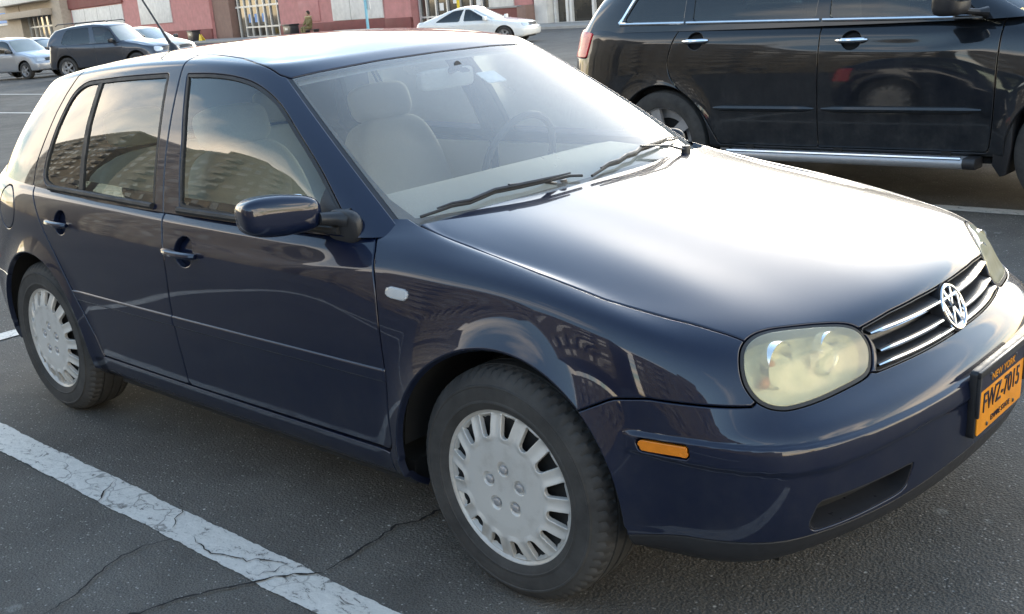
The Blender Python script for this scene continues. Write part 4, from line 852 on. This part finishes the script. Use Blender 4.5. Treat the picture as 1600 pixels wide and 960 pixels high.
# wheel arch flares
sx0=-2.82
def sarch(g,x0): return np.where(g.y>.4,np.hypot(g.x-x0,g.z-.372)-.410,1.0)
for x0 in (0,sx0):
    t=np.clip(1-np.clip(sarch(a,x0),-.02,None)/.13,0,1.1); a.P[...,1]+=.020*t**2*np.clip((a.y-.6)/.2,0,1)
fl_=a.flip; a.update(); a.N=np.where(((a.N*gl1.N).sum(2)<0)[...,None],-a.N,a.N)
n_=a.norm;m_=b.norm; sm=(a.y>.5)&(gl1.U>7); 
SA=[sarch(a,0),sarch(a,sx0)]
SD1=np.array(catmull([(-.47,1.3),(-.47,1.15),(-.475,.9),(-.48,.6),(-.50,.40),(-.54,.375)],False,6).tolist()+catmull([(-1.585,.372),(-1.59,.6),(-1.59,.9),(-1.59,1.3)],False,6).tolist())
SD2=np.array(catmull([(-1.59,1.3),(-1.59,.9),(-1.59,.6),(-1.585,.372)],False,6).tolist()+catmull([(-2.34,.372),(-2.39,.47),(-2.47,.60),(-2.60,.71),(-2.72,.82),(-2.76,.93),(-2.73,1.06),(-2.66,1.20),(-2.62,1.3)],False,6).tolist())
e1=np.where(sm,n_(psd(SD1,a.x,a.z)),1.); e2=np.where(sm,n_(psd(SD2,a.x,a.z)),1.)
TL=roundpoly([(-3.50,1.165),(-3.70,1.185),(-3.95,1.16),(-3.95,.985),(-3.56,.98)],.02,4); tl=np.where(sm,n_(psd(TL,a.x,a.z)),1.)
lp=np.where(gl1.U<5.2,n_(psd(LAMP,gl1.y,gl1.z)),1.); gr=np.where(gl1.U<3,n_(psd(GRI,gl1.y,gl1.z)),1.)
kw=dict(gap=.0025,roll=.005,depth=.02)
def SW(nme,ds,mt,g=a,par=None,**k): return tri_obj(nme,*panel(g,ds,**{**kw,**k}),mt,par or SUV,weld=True)
def SB(nme,ds,mt,g=a,par=None,**k):
    p=panel(g,ds,**{**kw,**k}); return [tri_obj(nme,*p,mt,(par[i] if par else SUV),mirror=(i==0)) for i in (0,1)]
hk1=np.where(sm,n_(np.hypot((a.x+1.372)/.062,(a.z-1.052)/.056)*.056-.056),1.); hk2=np.where(sm,n_(np.hypot((a.x+2.53)/.062,(a.z-1.082)/.056)*.056-.056),1.)
SW('body',[-SA[0],-SA[1],-e1,-e2,-tl,-lp,-gr],'black_paint'); sdf_=SB('front_door',[e1,-hk1],'black_paint'); sdr_=SB('rear_door',[e2,-SA[1],-hk2],'black_paint')
SB('handle_recess',[hk1],'under_black',par=sdf_,sink=.03,gap=-.006,roll=0,skirt=False); SB('handle_recess',[hk2],'under_black',par=sdr_,sink=.03,gap=-.006,roll=0,skirt=False)
SB('tail_light',[tl],'red_lens',sink=-.008,depth=.03); SB('headlight',[lp],'clear_lamp'); SW('grille',[gr],'chrome',sink=.02)
gs=(gg1.U>3.9)&(gg1.U<13); dVv=m_(gg1.W-ipl(gg1.U,VR)); wsf=np.maximum(m_(gg1.U-3.80),dVv)
zbl=lambda xx: ipl(xx,[(-3.3,1.232),(-2.6,1.218),(-1.6,1.195),(-.6,1.170)])
V1=roundpoly([(-.60,zbl(-.6)),(-1.535,zbl(-1.5)),(-1.56,1.62),(-1.22,1.61),(-.92,1.43)],[.03,.02,.03,.15,.2],5); V2=roundpoly([(-1.64,zbl(-1.6)),(-2.57,zbl(-2.6)),(-2.60,1.61),(-1.63,1.62)],[.02,.02,.03,.03],5); V3=roundpoly([(-2.655,zbl(-2.6)),(-3.19,zbl(-3.2)),(-2.99,1.58),(-2.67,1.60)],[.02,.04,.06,.03],5)
g1=[np.where(gs,m_(psd(q,b.x,b.z)),1.) for q in (V1,V2,V3)]; rw=np.maximum.reduce([m_(12.9-gg1.U),m_(.5-gg1.W),m_(gg1.W-3.7)])
SW('cabin',[-wsf,-g1[0],-g1[1],-g1[2],-rw],'black_paint',g=b,depth=.03); SW('windscreen',[m_(gg1.U-3.82),dVv-.002],'side_glass',g=b,sink=.006,skirt=False,roll=0); SW('rear_window',[m_(12.85-gg1.U),m_(.45-gg1.W),m_(gg1.W-3.75)],'tint_glass',g=b,sink=.006,skirt=False,roll=0)
glass('suv_glass',(.42,.47,.45),.03)
SB('side_window',[g1[0]-.002],'suv_glass',g=b,sink=.008,skirt=False,roll=0,par=sdf_); SB('side_window',[g1[1]-.002],'tint_glass',g=b,sink=.008,skirt=False,roll=0,par=sdr_); SB('quarter_window',[g1[2]-.002],'tint_glass',g=b,sink=.008,skirt=False,roll=0)
def ysurf(g,xx,zz): return float(g.y.ravel()[np.argmin((g.x-xx)**2+(g.z-zz)**2+9*(g.y<.5))])
def chrome_run(xz,par,nme='chrome_trim',r=.012,s=-1,mat='chrome'):
    xs=np.array([q[0] for q in xz]); ys_=np.array([ysurf(b,*q) for q in xz]); 
    if len(xs)>4: ys_=np.polyval(np.polyfit(np.arange(len(xs)),ys_,2),np.arange(len(xs)))
    MB().tube([(q[0],s*(w+.004),q[1]) for q,w in zip(xz,ys_)],r,8,flat=1).build(nme,mat,par)
for i,s in enumerate((-1,1)):
    chrome_run([(xx,zbl(xx)-.012) for xx in np.linspace(-.58,-1.58,9)],sdf_[i],s=s); chrome_run([(xx,zbl(xx)-.012) for xx in np.linspace(-1.60,-2.62,9)],sdr_[i],s=s)
    chrome_run([(xx,zbl(xx)-.012) for xx in np.linspace(-2.64,-3.225,7)],SUV,s=s); chrome_run([(-3.228,1.222),(-3.205,1.255),(-3.16,1.335),(-3.10,1.44),(-3.03,1.56),(-3.0,1.605)],SUV,s=s)
    for (xa,xb_,zz),par in (((-1.475,-1.265,1.052),sdf_[i]),((-2.635,-2.425,1.082),sdr_[i])):
        yy=ysurf(a,(xa+xb_)/2,zz); MB().tube([(xa+(xb_-xa)*t,s*(yy-.006+.032*math.sin(math.pi*t)**.5),zz) for t in np.linspace(.01,.99,13)],[.010,.013]+[.0155]*9+[.013,.010],10).build('door_handle','chrome',par)
    for xa,xb_,par in ((-.545,-1.56,sdf_[i]),(-1.61,-2.375,sdr_[i])):
        MB().tube([(xx,s*(ysurf(a,xx,.625)-.004),.625) for xx in np.linspace(xa,xb_,11)],[.010]+[.022]*9+[.010],8,flat=1.0).build('side_moulding','black_paint',par)
    bd=bpy.data.objects.new('running_board',None); link(bd,SUV)
    MB().prism(roundpoly([(-.07,-.035),(.055,-.035),(.07,-.005),(.055,.03),(-.07,.03)],.015,4),(-.62,s*.985,.318),(0,s,0),(0,0,1),(-1,0,0),1.62).build('board','silver_plastic',bd,bevel=.004); MB().tube([(-.63,s*1.035,.345),(-2.23,s*1.035,.345)],.012,8).build('step_trim','chrome',bd)
    MB().prism(roundpoly([(-.072,-.037),(.057,-.037),(.072,-.005),(.057,.032),(-.072,.032)],.015,4),(-.545,s*.985,.318),(0,s,0),(0,0,1),(-1,0,0),.075).build('board_end','black_plastic',bd,bevel=.004)
    for xx in (-.75,-1.45,-2.1): MB().bx(xx-.03,xx+.03,s*.85,s*.96,.30,.40).build('bracket','under_black',bd)
    MB().prism([(-.44,.62),(-.36,.62),(-.37,.40),(-.395,.245),(-.43,.235),(-.475,.30),(-.47,.45)],(0,s*.80,0),(1,0,0),(0,0,1),(0,s,0),.165).build('mud_flap','black_plastic',SUV,bevel=.006)
    MB().sq((-.70,s*1.075,1.262),(.085,.125,.085),.5,.5).build('door_mirror','satin_black',sdf_[i]); MB().sq((-.675,s*1.085,1.295),(.080,.110,.045),.5,.5).build('mirror_cap','chrome',sdf_[i])
    MB().tube([(-.66,s*1.02,1.20),(-.60,s*.93,1.185),(-.56,s*.90,1.18)],[.03,.028,.05],10,flat=.7).build('mirror_arm','black_plastic',sdf_[i])
    MB().sq((-1.75,s*.40,1.0),(.10,.26,.42),.4,.4).sq((-1.80,s*.40,1.45),(.05,.13,.09),.6,.6).build('front_seat','dark_trim',SUV)
for x0 in (0,sx0):
    for s in (-1,1): alloy(SUV,x0,s,.845,.372,.122,5)
    for s in (-1,1):
        m=MB(); v=[];f=[]
        for i in range(31):
            t=R(4+172*i/30)
            for yy in (.6,.9,.955): v.append((x0+.43*math.cos(t),s*yy,.372+.43*math.sin(t)))
        for i in range(30):
            for j in range(2): f.append((3*i+j,3*i+j+1,3*i+4+j,3*i+3+j))
        nn=len(v); v.append((x0,s*.6,.372)); f+=[(3*i,3*i+3,nn) for i in range(30)]; m.add(v,f).build('arch_liner','under_black',SUV)
m=MB(); m.bx(-3.6,.5,-.68,.68,.30,.48); m.bx(-2.3,-.5,-.9,.9,.30,.42); m.build('underbody','under_black',SUV)
MB().bx(-3.3,-.3,-.8,.8,.70,.75).build('cabin_floor','dark_trim',SUV)
# ---------------------------------------------------------------- far cars
g_='cars parked across the lot'
SUVZ=[.33,.37,.78,1.16]
def P_(x_,y_): return (x_,y_,float(gz(x_,y_)))
SG=[-3.75,-2.87,-1.6,-.50,0,.95]
warp_car('sport_utility_vehicle','dark grey sport utility vehicle with roof rack behind the hatchback','car',P_(-36.3,18.9),R(28),'grey_paint',[-3.95,-2.95,-1.65,-.52,0,1.0],[.40,.40,.88,1.26],1.12,[-3.86,-3.72,-1.02,-.46],[-3.84,-3.64,-1.05,-.62],[1.23,1.82,1.97],R0=.40,hw=.12,rack=True,group=g_)
warp_car('sport_utility_vehicle','silver compact utility vehicle with black bumper at the left edge','car',P_(-43.4,18.0),R(14),'silver_paint',[-3.5,-2.62,-1.5,-.45,0,.85],[.30,.36,.75,1.08],1.03,[-3.36,-3.25,-.95,-.32],[-3.34,-3.18,-1.0,-.48],[1.05,1.56,1.69],R0=.34,group=g_)
warp_car('sedan_car','pale blue sedan between the silver and the dark grey utility vehicles','car',P_(-44.6,19.9),R(-68),'paleblue_paint',[-3.85,-2.75,-1.5,-.42,0,.95],[.2,.31,.67,.92],1.05,[-3.6,-3.3,-1.2,-.3],[-2.9,-2.4,-1.3,-.6],[.89,1.33,1.44],R0=.32,group=g_)
warp_car('sport_utility_vehicle','dark navy utility vehicle behind the pale blue sedan','car',P_(-51.5,23.0),R(20),'navy_paint',SG,SUVZ,1.05,[-3.6,-3.4,-1.1,-.2],[-3.55,-3.3,-1.15,-.35],[1.13,1.63,1.76],R0=.37,group=g_)
warp_car('sport_utility_vehicle','beige utility vehicle parked beyond the dark grey one, antenna in front','car',P_(-41.3,22.8),R(16),'beige_paint',SG,SUVZ,1.05,[-3.6,-3.4,-1.1,-.2],[-3.55,-3.3,-1.15,-.35],[1.13,1.60,1.70],R0=.37,group=g_)
warp_car('sedan_car','white sedan with dark grille parked in front of the shops','car',P_(-26.4,28.2),R(19),'white_paint',[-3.86,-2.85,-1.55,-.42,0,.98],[.2,.32,.68,.93],1.06,[-3.72,-3.4,-1.1,-.25],[-2.75,-2.35,-1.25,-.55],[.90,1.34,1.46],R0=.33,group=g_)
warp_car('sedan_car','navy car almost hidden behind the tail of the black utility vehicle','car',P_(-2.35,7.75),R(0),'navy_paint',[-3.86,-2.8,-1.55,-.42,0,.95],[.2,.32,.68,.93],1.06,[-3.6,-3.3,-1.1,-.25],[-2.85,-2.45,-1.25,-.55],[.90,1.32,1.43],R0=.33,group=g_)
warp_car('van_vehicle','white vehicle cut off by the left edge of the picture','car',P_(-30.5,9.45),R(22),'white_paint',SG,SUVZ,1.05,[-3.6,-3.4,-1.1,-.2],[-3.55,-3.3,-1.15,-.35],[1.13,1.60,1.70],R0=.37,group=g_)
# ---------------------------------------------------------------- the row of shops
FO=np.array((-41.6,48.76)); FE=np.array((-.98427,.17665)); FN=np.array((-.17665,-.98427))   # along the front, out of the front
simple('tan_stone',(.42,.36,.29),.85,scale=3); simple('pink_wall',(.50,.23,.22),.85,scale=2); simple('maroon_wall',(.20,.065,.06),.8,scale=2); simple('brown_wall',(.25,.16,.13),.85,scale=2); simple('white_panel',(.70,.69,.66),.7,scale=2); simple('alu_frame',(.55,.56,.56),.4,.3); simple('shop_glass',(.05,.045,.035),.06,0,.5,.6,coat=.6); simple('concrete',(.33,.32,.30),.9,scale=2); simple('brick_maroon',(.19,.07,.06),.85,scale=4); simple('blue_sign',(.02,.16,.55),.4); simple('paleblue_post',(.25,.55,.68),.5); simple('yellow_paint',(.75,.55,.03),.5); simple('poster_blue',(.08,.25,.6),.5)
ZB=-.5
def fpt(s,o): p=FO+FE*s+FN*o; return p
def fbox(name,mat,s0,s1,o0,o1,z0,z1,par,bevel=0.0):
    c=fpt((s0+s1)/2,(o0+o1)/2); rot=np.array([(*FE,0),(*FN,0),(0,0,1)])
    return MB().box((c[0],c[1],(z0+z1)/2),(abs(s1-s0)/2,abs(o1-o0)/2,abs(z1-z0)/2),rot).build(name,mat,par,bevel=bevel)
SH=thing('shop_building',(0,0,0),'long pink shop building with white panels and maroon base across the lot','building')
TB=thing('shop_building',(0,0,0),'tan stone shop entrance building at the far left','building')
RB=thing('shop_building',(0,0,0),'white framed shop front with large windows right of the white sedan','building')
fbox('roof_block','pink_wall',2,97.5,-14,-1.3,ZB,8.5,SH)
def wall(s0,s1,o=0,mat='pink_wall',z0=ZB,z1=8.4,par=SH,nme='wall',th=1.2): return fbox(nme,mat,s0,s1,o-th,o,z0,z1,par)
for s0,s1 in ((78.0,97.5),(62.2,71.6),(52.2,62.2)): wall(s0,s1)
wall(71.6,78.0); wall(48.3,52.2,-.3,'brown_wall'); wall(19.4,37.2); wall(15.9,19.4,.12); wall(2.2,6.7)
wall(37.2,48.3,-.8,'pink_wall',3.4,8.4)
fbox('cornice','maroon_wall',76.8,97.5,.0,.25,4.15,5.3,SH)
for s0,s1,z0,z1 in ((77.3,96.8,1.4,4.0),(62.3,71.8,1.5,4.6),(19.8,27.6,.58,3.6),(4.0,6.6,.74,3.6)): fbox('white_panel','white_panel',s0,s1,.0,.10,z0,z1,SH,.02)
for sm_ in (81.5,86.5,91.5): fbox('panel_joint','concrete',sm_,sm_+.07,.10,.115,1.4,4.0,SH)
fbox('panel_joint','concrete',24.6,24.66,.10,.115,.58,3.6,SH); fbox('raised_panel','pink_wall',29.8,33.4,.0,.07,.66,2.3,SH,.02)
for s0,s1,h in ((52.2,97.5,.62),(19.4,37.1,.52),(15.9,19.4,.52)): fbox('base_band','maroon_wall',s0,s1,.0,.16+(.12 if s0==15.9 else 0),ZB,h,SH,.03)
fbox('low_wall','brick_maroon',2.2,6.9,.2,.9,ZB,.70,SH,.03); fbox('low_wall_cap','concrete',2.1,7.0,.15,.95,.70,.80,SH,.02); fbox('pier','brown_wall',1.75,2.6,.0,.95,ZB,.80,SH,.02)
# glazed doors
DO=bpy.data.objects.new('entrance',None); link(DO,SH)
fbox('glass','shop_glass',37.2,48.0,-.92,-.88,ZB,3.3,DO)
for s_ in (37.3,39.1,40.6,41.8,43.3,44.7,46.0,47.4): fbox('mullion','alu_frame',s_,s_+(.22 if s_ in (41.8,) else .14),-.88,-.76,ZB,3.3,DO)
for z0,z1,a_,b_ in ((2.25,2.42,37.2,48.0),(3.2,3.35,37.2,48.0),(.42,.56,37.3,46.1),(ZB,ZB+.18,37.3,46.1)): fbox('rail','alu_frame',a_,b_,-.87,-.77,z0,z1,DO)
for s_ in (38.3,42.4,44.0,45.3): fbox('poster','poster_blue',s_-.35,s_+.2,-.885,-.865,.9,1.65,DO)
EN=bpy.data.objects.new('shop_window',None); link(EN,SH)
fbox('glass','shop_glass',6.7,15.9,-.62,-.58,ZB,3.3,EN)
for s_ in (6.75,8.0,9.3,10.6,12.1,13.5,14.7,15.6): fbox('mullion','alu_frame',s_,s_+.16,-.58,-.45,ZB,3.3,EN)
for z0 in (.35,1.9): fbox('rail','alu_frame',12.1,15.6,-.57,-.47,z0,z0+.12,EN)
for s_,z0 in ((8.6,.95),(11.3,1.2),(13.0,.8)): fbox('poster','white_label',s_-.25,s_+.25,-.575,-.56,z0,z0+.5,EN)
wall(6.7,15.9,-.4,'pink_wall',3.3,8.4)
fbox('gable','white_panel',-16,2.0,-13,-1.2,ZB,8.0,RB); fbox('pier','white_panel',.55,1.75,-1.2,.25,ZB,8.0,RB,.03); fbox('glass','shop_glass',-15.8,.6,-.45,-.40,ZB,3.4,RB)
for s_ in (.35,-.75,-1.1,-3.1,-5.2,-7.3,-9.4,-11.5): fbox('mullion','white_panel',s_-.10,s_+.10,-.40,-.22,ZB,3.4,RB)
for z0,h in ((ZB,.16),(2.2,.15)): fbox('rail','white_panel',-15.8,.5,-.39,-.25,z0,z0+h,RB)
fbox('fascia','white_panel',-16,2.0,-1.2,.1,3.4,8.0,RB)
for s_,w_ in ((-2.0,.5),(-4.2,.6),(-.2,.2)): fbox('display','tan_stone',s_-w_,s_+w_,-.9,-.7,ZB+.2,1.3,RB)
# tan building
fbox('wall','tan_stone',97.5,102.5,-3,1.2,ZB,9,TB); fbox('wall','tan_stone',118.0,126.0,-3,1.2,ZB,9,TB); fbox('wall','tan_stone',102.5,118,-3,1.1,4.2,9,TB); fbox('wall','tan_stone',126,160,-3,.8,ZB,9,TB)
fbox('canopy','tan_stone',101.5,125.5,1.2,2.6,3.75,4.6,TB,.05); fbox('ledge','white_panel',101.0,126.0,1.2,3.0,5.6,6.6,TB,.05)
fbox('glass','shop_glass',102.5,118,.0,.05,ZB,4.2,TB)
for s_ in (102.6,105.0,107.5,110,112.5,115,117.7): fbox('mullion','alu_frame',s_,s_+.25,.05,.25,ZB,4.2,TB)
for z0 in (2.3,ZB): fbox('rail','alu_frame',102.5,118,.06,.22,z0,z0+.22,TB)
fbox('window','poster_blue',127,142,.8,.85,3.4,4.9,TB); fbox('sill','white_panel',126.5,142.5,.8,1.0,3.05,3.35,TB)
SWK=fbox('pavement','concrete',-16,160,0,4.2,ZB-.3,ZB+.15,None,.03); tag(SWK,kind='structure')
# small things by the shop front
def fthing(name,label,cat,s_,o_): p=fpt(s_,o_); return thing(name,(p[0],p[1],ZB+.15),label,cat,math.atan2(FE[1],FE[0]))
def litter(label,s_,w,h):
    t=fthing('litter_bin',label,'bin',s_,2.6); MB().bx(-w,w,-.4,.4,0,h).build('bin_body','satin_black',t,bevel=.05); MB().bx(-w-.05,w+.05,-.45,.45,h,h+.12).build('bin_lid','black_plastic',t,bevel=.03); MB().bx(-w*.4,w*.4,.40,.42,h*.62,h*.82).build('bin_flap','alu_frame',t)
litter('black litter bin between the glass doors and the bundled person',30.1,.62,.85); litter('black litter bin against the maroon wall near the yellow marker',50.6,.62,.85)
t=fthing('warning_marker','yellow triangular floor warning marker beside a black bin','sign',48.1,3.0)
MB().prism([(-.42,0),(.42,0),(.0,.62)],(0,0,0),(1,0,0),(0,0,1),(0,1,0),.06).build('marker_panel','yellow_paint',t,bevel=.01); MB().prism([(-.42,0),(.42,0),(.0,.62)],(0,-.3,0),(1,0,0),(0,.28,.96),(0,1,0),.06).build('marker_back','yellow_paint',t,bevel=.01)
# access sign on its post
p=np.array((-34.71,28.23)); t=thing('parking_sign',(p[0],p[1],float(gz(*p))),'blue accessible parking sign on a pale blue post','sign',math.atan2(FE[1],FE[0]))
MB().tube([(0,0,0),(0,0,2.25)],.06,10).build('post','paleblue_post',t); MB().bx(-.23,.23,-.11,-.07,1.62,2.28).build('plate','white_label',t,bevel=.01); MB().bx(-.18,.18,-.115,-.11,1.68,2.10).build('plate_panel','blue_sign',t)
MB().lathe([(.075,-.004),(.075,.004),(.055,.004),(.055,-.004),(.075,-.004)],(.0,-.120,1.80),axis=1,n=20).build('wheelchair_wheel','white_label',t); MB().tube([(-.015,-.120,2.0),(-.015,-.120,1.88),(.06,-.120,1.87),(.10,-.120,1.76)],.014,6).build('wheelchair_figure','white_label',t); MB().sq((-.015,-.120,2.045),(.024,.008,.024),1,1).build('wheelchair_head','white_label',t)
p=np.array((-42.19,41.18)); t=thing('bollard_post',(p[0],p[1],ZB),'tall thin yellow post in front of the shop windows','post'); MB().tube([(0,0,0),(0,0,2.6)],.09,12).build('pole','yellow_paint',t); MB().lathe([(.18,0),(.18,.05),(.10,.09)],(0,0,0),axis=2,n=16).build('pole_base','steel',t)
# person wrapped in a pale hooded coat, seated by the wall
simple('olive_cloth',(.20,.17,.08),.95,scale=12,var=.5); simple('hair_dark',(.05,.04,.03),.9); simple('skin',(.45,.28,.2),.6); simple('tan_fur',(.50,.40,.22),.95,scale=20,var=.4)
t=fthing('person','person in an olive coat with pale scarf seated by the maroon band','person',27.3,2.4)
def skin_body(name,verts,edges,rad,mat,parent):
    me=bpy.data.meshes.new(name); me.from_pydata(verts,edges,[]); o=bpy.data.objects.new(name,me); link(o,parent)
    sk=o.modifiers.new('s','SKIN'); 
    for i,r_ in enumerate(rad): me.skin_vertices[0].data[i].radius=(r_,r_)
    me.skin_vertices[0].data[0].use_root=True; ss_=o.modifiers.new('d','SUBSURF'); ss_.levels=ss_.render_levels=2; me.materials.append(MAT[mat]); return o
k2=1.25
bv=[(0,0,.50),(0,.02,.72),(0,.03,.95),(0,.0,1.10),(0,-.02,1.20),(.24,0,1.02),(.32,-.12,.78),(.16,-.32,.66),(-.24,0,1.02),(-.32,-.12,.78),(-.16,-.32,.66),(.14,-.02,.48),(.17,-.46,.50),(.17,-.48,.06),(.17,-.60,.03),(-.14,-.02,.48),(-.17,-.46,.50),(-.17,-.48,.06),(-.17,-.60,.03)]
be=[(0,1),(1,2),(2,3),(3,4),(2,5),(5,6),(6,7),(2,8),(8,9),(9,10),(0,11),(11,12),(12,13),(13,14),(0,15),(15,16),(16,17),(17,18)]
skin_body('person_body',[(x_*k2,-y_*k2,z_*k2) for x_,y_,z_ in bv],be,[q*k2 for q in (.19,.20,.20,.12,.07,.11,.085,.055,.11,.085,.055,.12,.10,.07,.06,.12,.10,.07,.06)],'olive_cloth',t)
MB().sq((0,.02,1.34*k2),(.105*k2,.12*k2,.14*k2),.9,.9).build('person_head','skin',t); MB().sq((0,-.02,1.38*k2),(.125*k2,.125*k2,.14*k2),.9,.9).build('person_hair','hair_dark',t); MB().sq((0,0,1.13*k2),(.30*k2,.20*k2,.07*k2),.8,.8).build('person_scarf','tan_fur',t)
p=fthing('bench_seat','low dark bench under the seated person','bench',27.3,2.25); MB().bx(-.9,.9,-.25,.25,.40,.47).build('bench_top','satin_black',p,bevel=.02); [MB().bx(q-.05,q+.05,-.22,.22,0,.40).build('leg','satin_black',p) for q in (-.75,.75)]
# ---------------------------------------------------------------- apartment blocks behind the viewer, seen mirrored in the paint and glass
simple('brick_wall',(.165,.140,.100),.9,scale=.6,var=.3); simple('pale_band',(.24,.22,.185),.85,scale=2); simple('dark_window',(.03,.035,.04),.15,coat=.5)
def block(label,x0,x1,y0,dep,h,floors,roofmat='brick_wall',penth=None):
    B=thing('apartment_block',(0,0,0),label,'building',group='apartment blocks behind the viewer')
    MB().bx(x0,x1,y0-dep,y0,-.3,h).build('wall','brick_wall',B); fh=h/floors; bands=MB(); win=MB(); bal=MB(); nb=int((x1-x0)/3.4)
    for i in range(floors):
        z0=i*fh; bands.bx(x0-.1,x1+.1,y0-.05,y0+.14,z0+fh-.35,z0+fh-.1)
        for j in range(nb):
            xc=x0+(j+.5)*(x1-x0)/nb
            if (j%4)==2: bal.bx(xc-1.5,xc+1.5,y0,y0+1.3,z0+.2,z0+1.25)
            ww=random.choice((.55,.8,.95,1.25))
            if random.random()>.16: win.bx(xc-ww+random.uniform(-.3,.3),xc+ww,y0-.02,y0+.05,z0+random.choice((.5,1.1,1.2)),z0+fh-.55)
    tag(bands.build('floor_band','pale_band',B),kind='stuff'); tag(win.build('window','dark_window',B),kind='stuff'); tag(bal.build('balcony','pale_band',B),kind='stuff')
    MB().bx(x0-.3,x1+.3,y0-dep-.3,y0+.3,h,h+.7).build('parapet','pale_band',B)
    if penth: MB().bx(penth[0],penth[1],y0-dep*.7,y0-dep*.25,h+.7,h+penth[2]).build('roof_house','brick_wall',B)
    return B
block('long brown brick apartment block mirrored in the front wing',-14,52,-54,16,20,7,penth=(5,16,4.2)); block('brown brick apartment block mirrored in the front door window',-62,-20,-52,16,23,8,penth=(-50,-38,4)); block('taller brown apartment block mirrored at the right end of the wing',58,92,-58,16,26,9)
block('low brown apartment block mirrored in the rear door window',-112,-68,-52,16,34,12,penth=(-100,-86,5))
block('tall brown apartment tower mirrored in the rear quarter glass',-172,-120,-50,16,40,14)
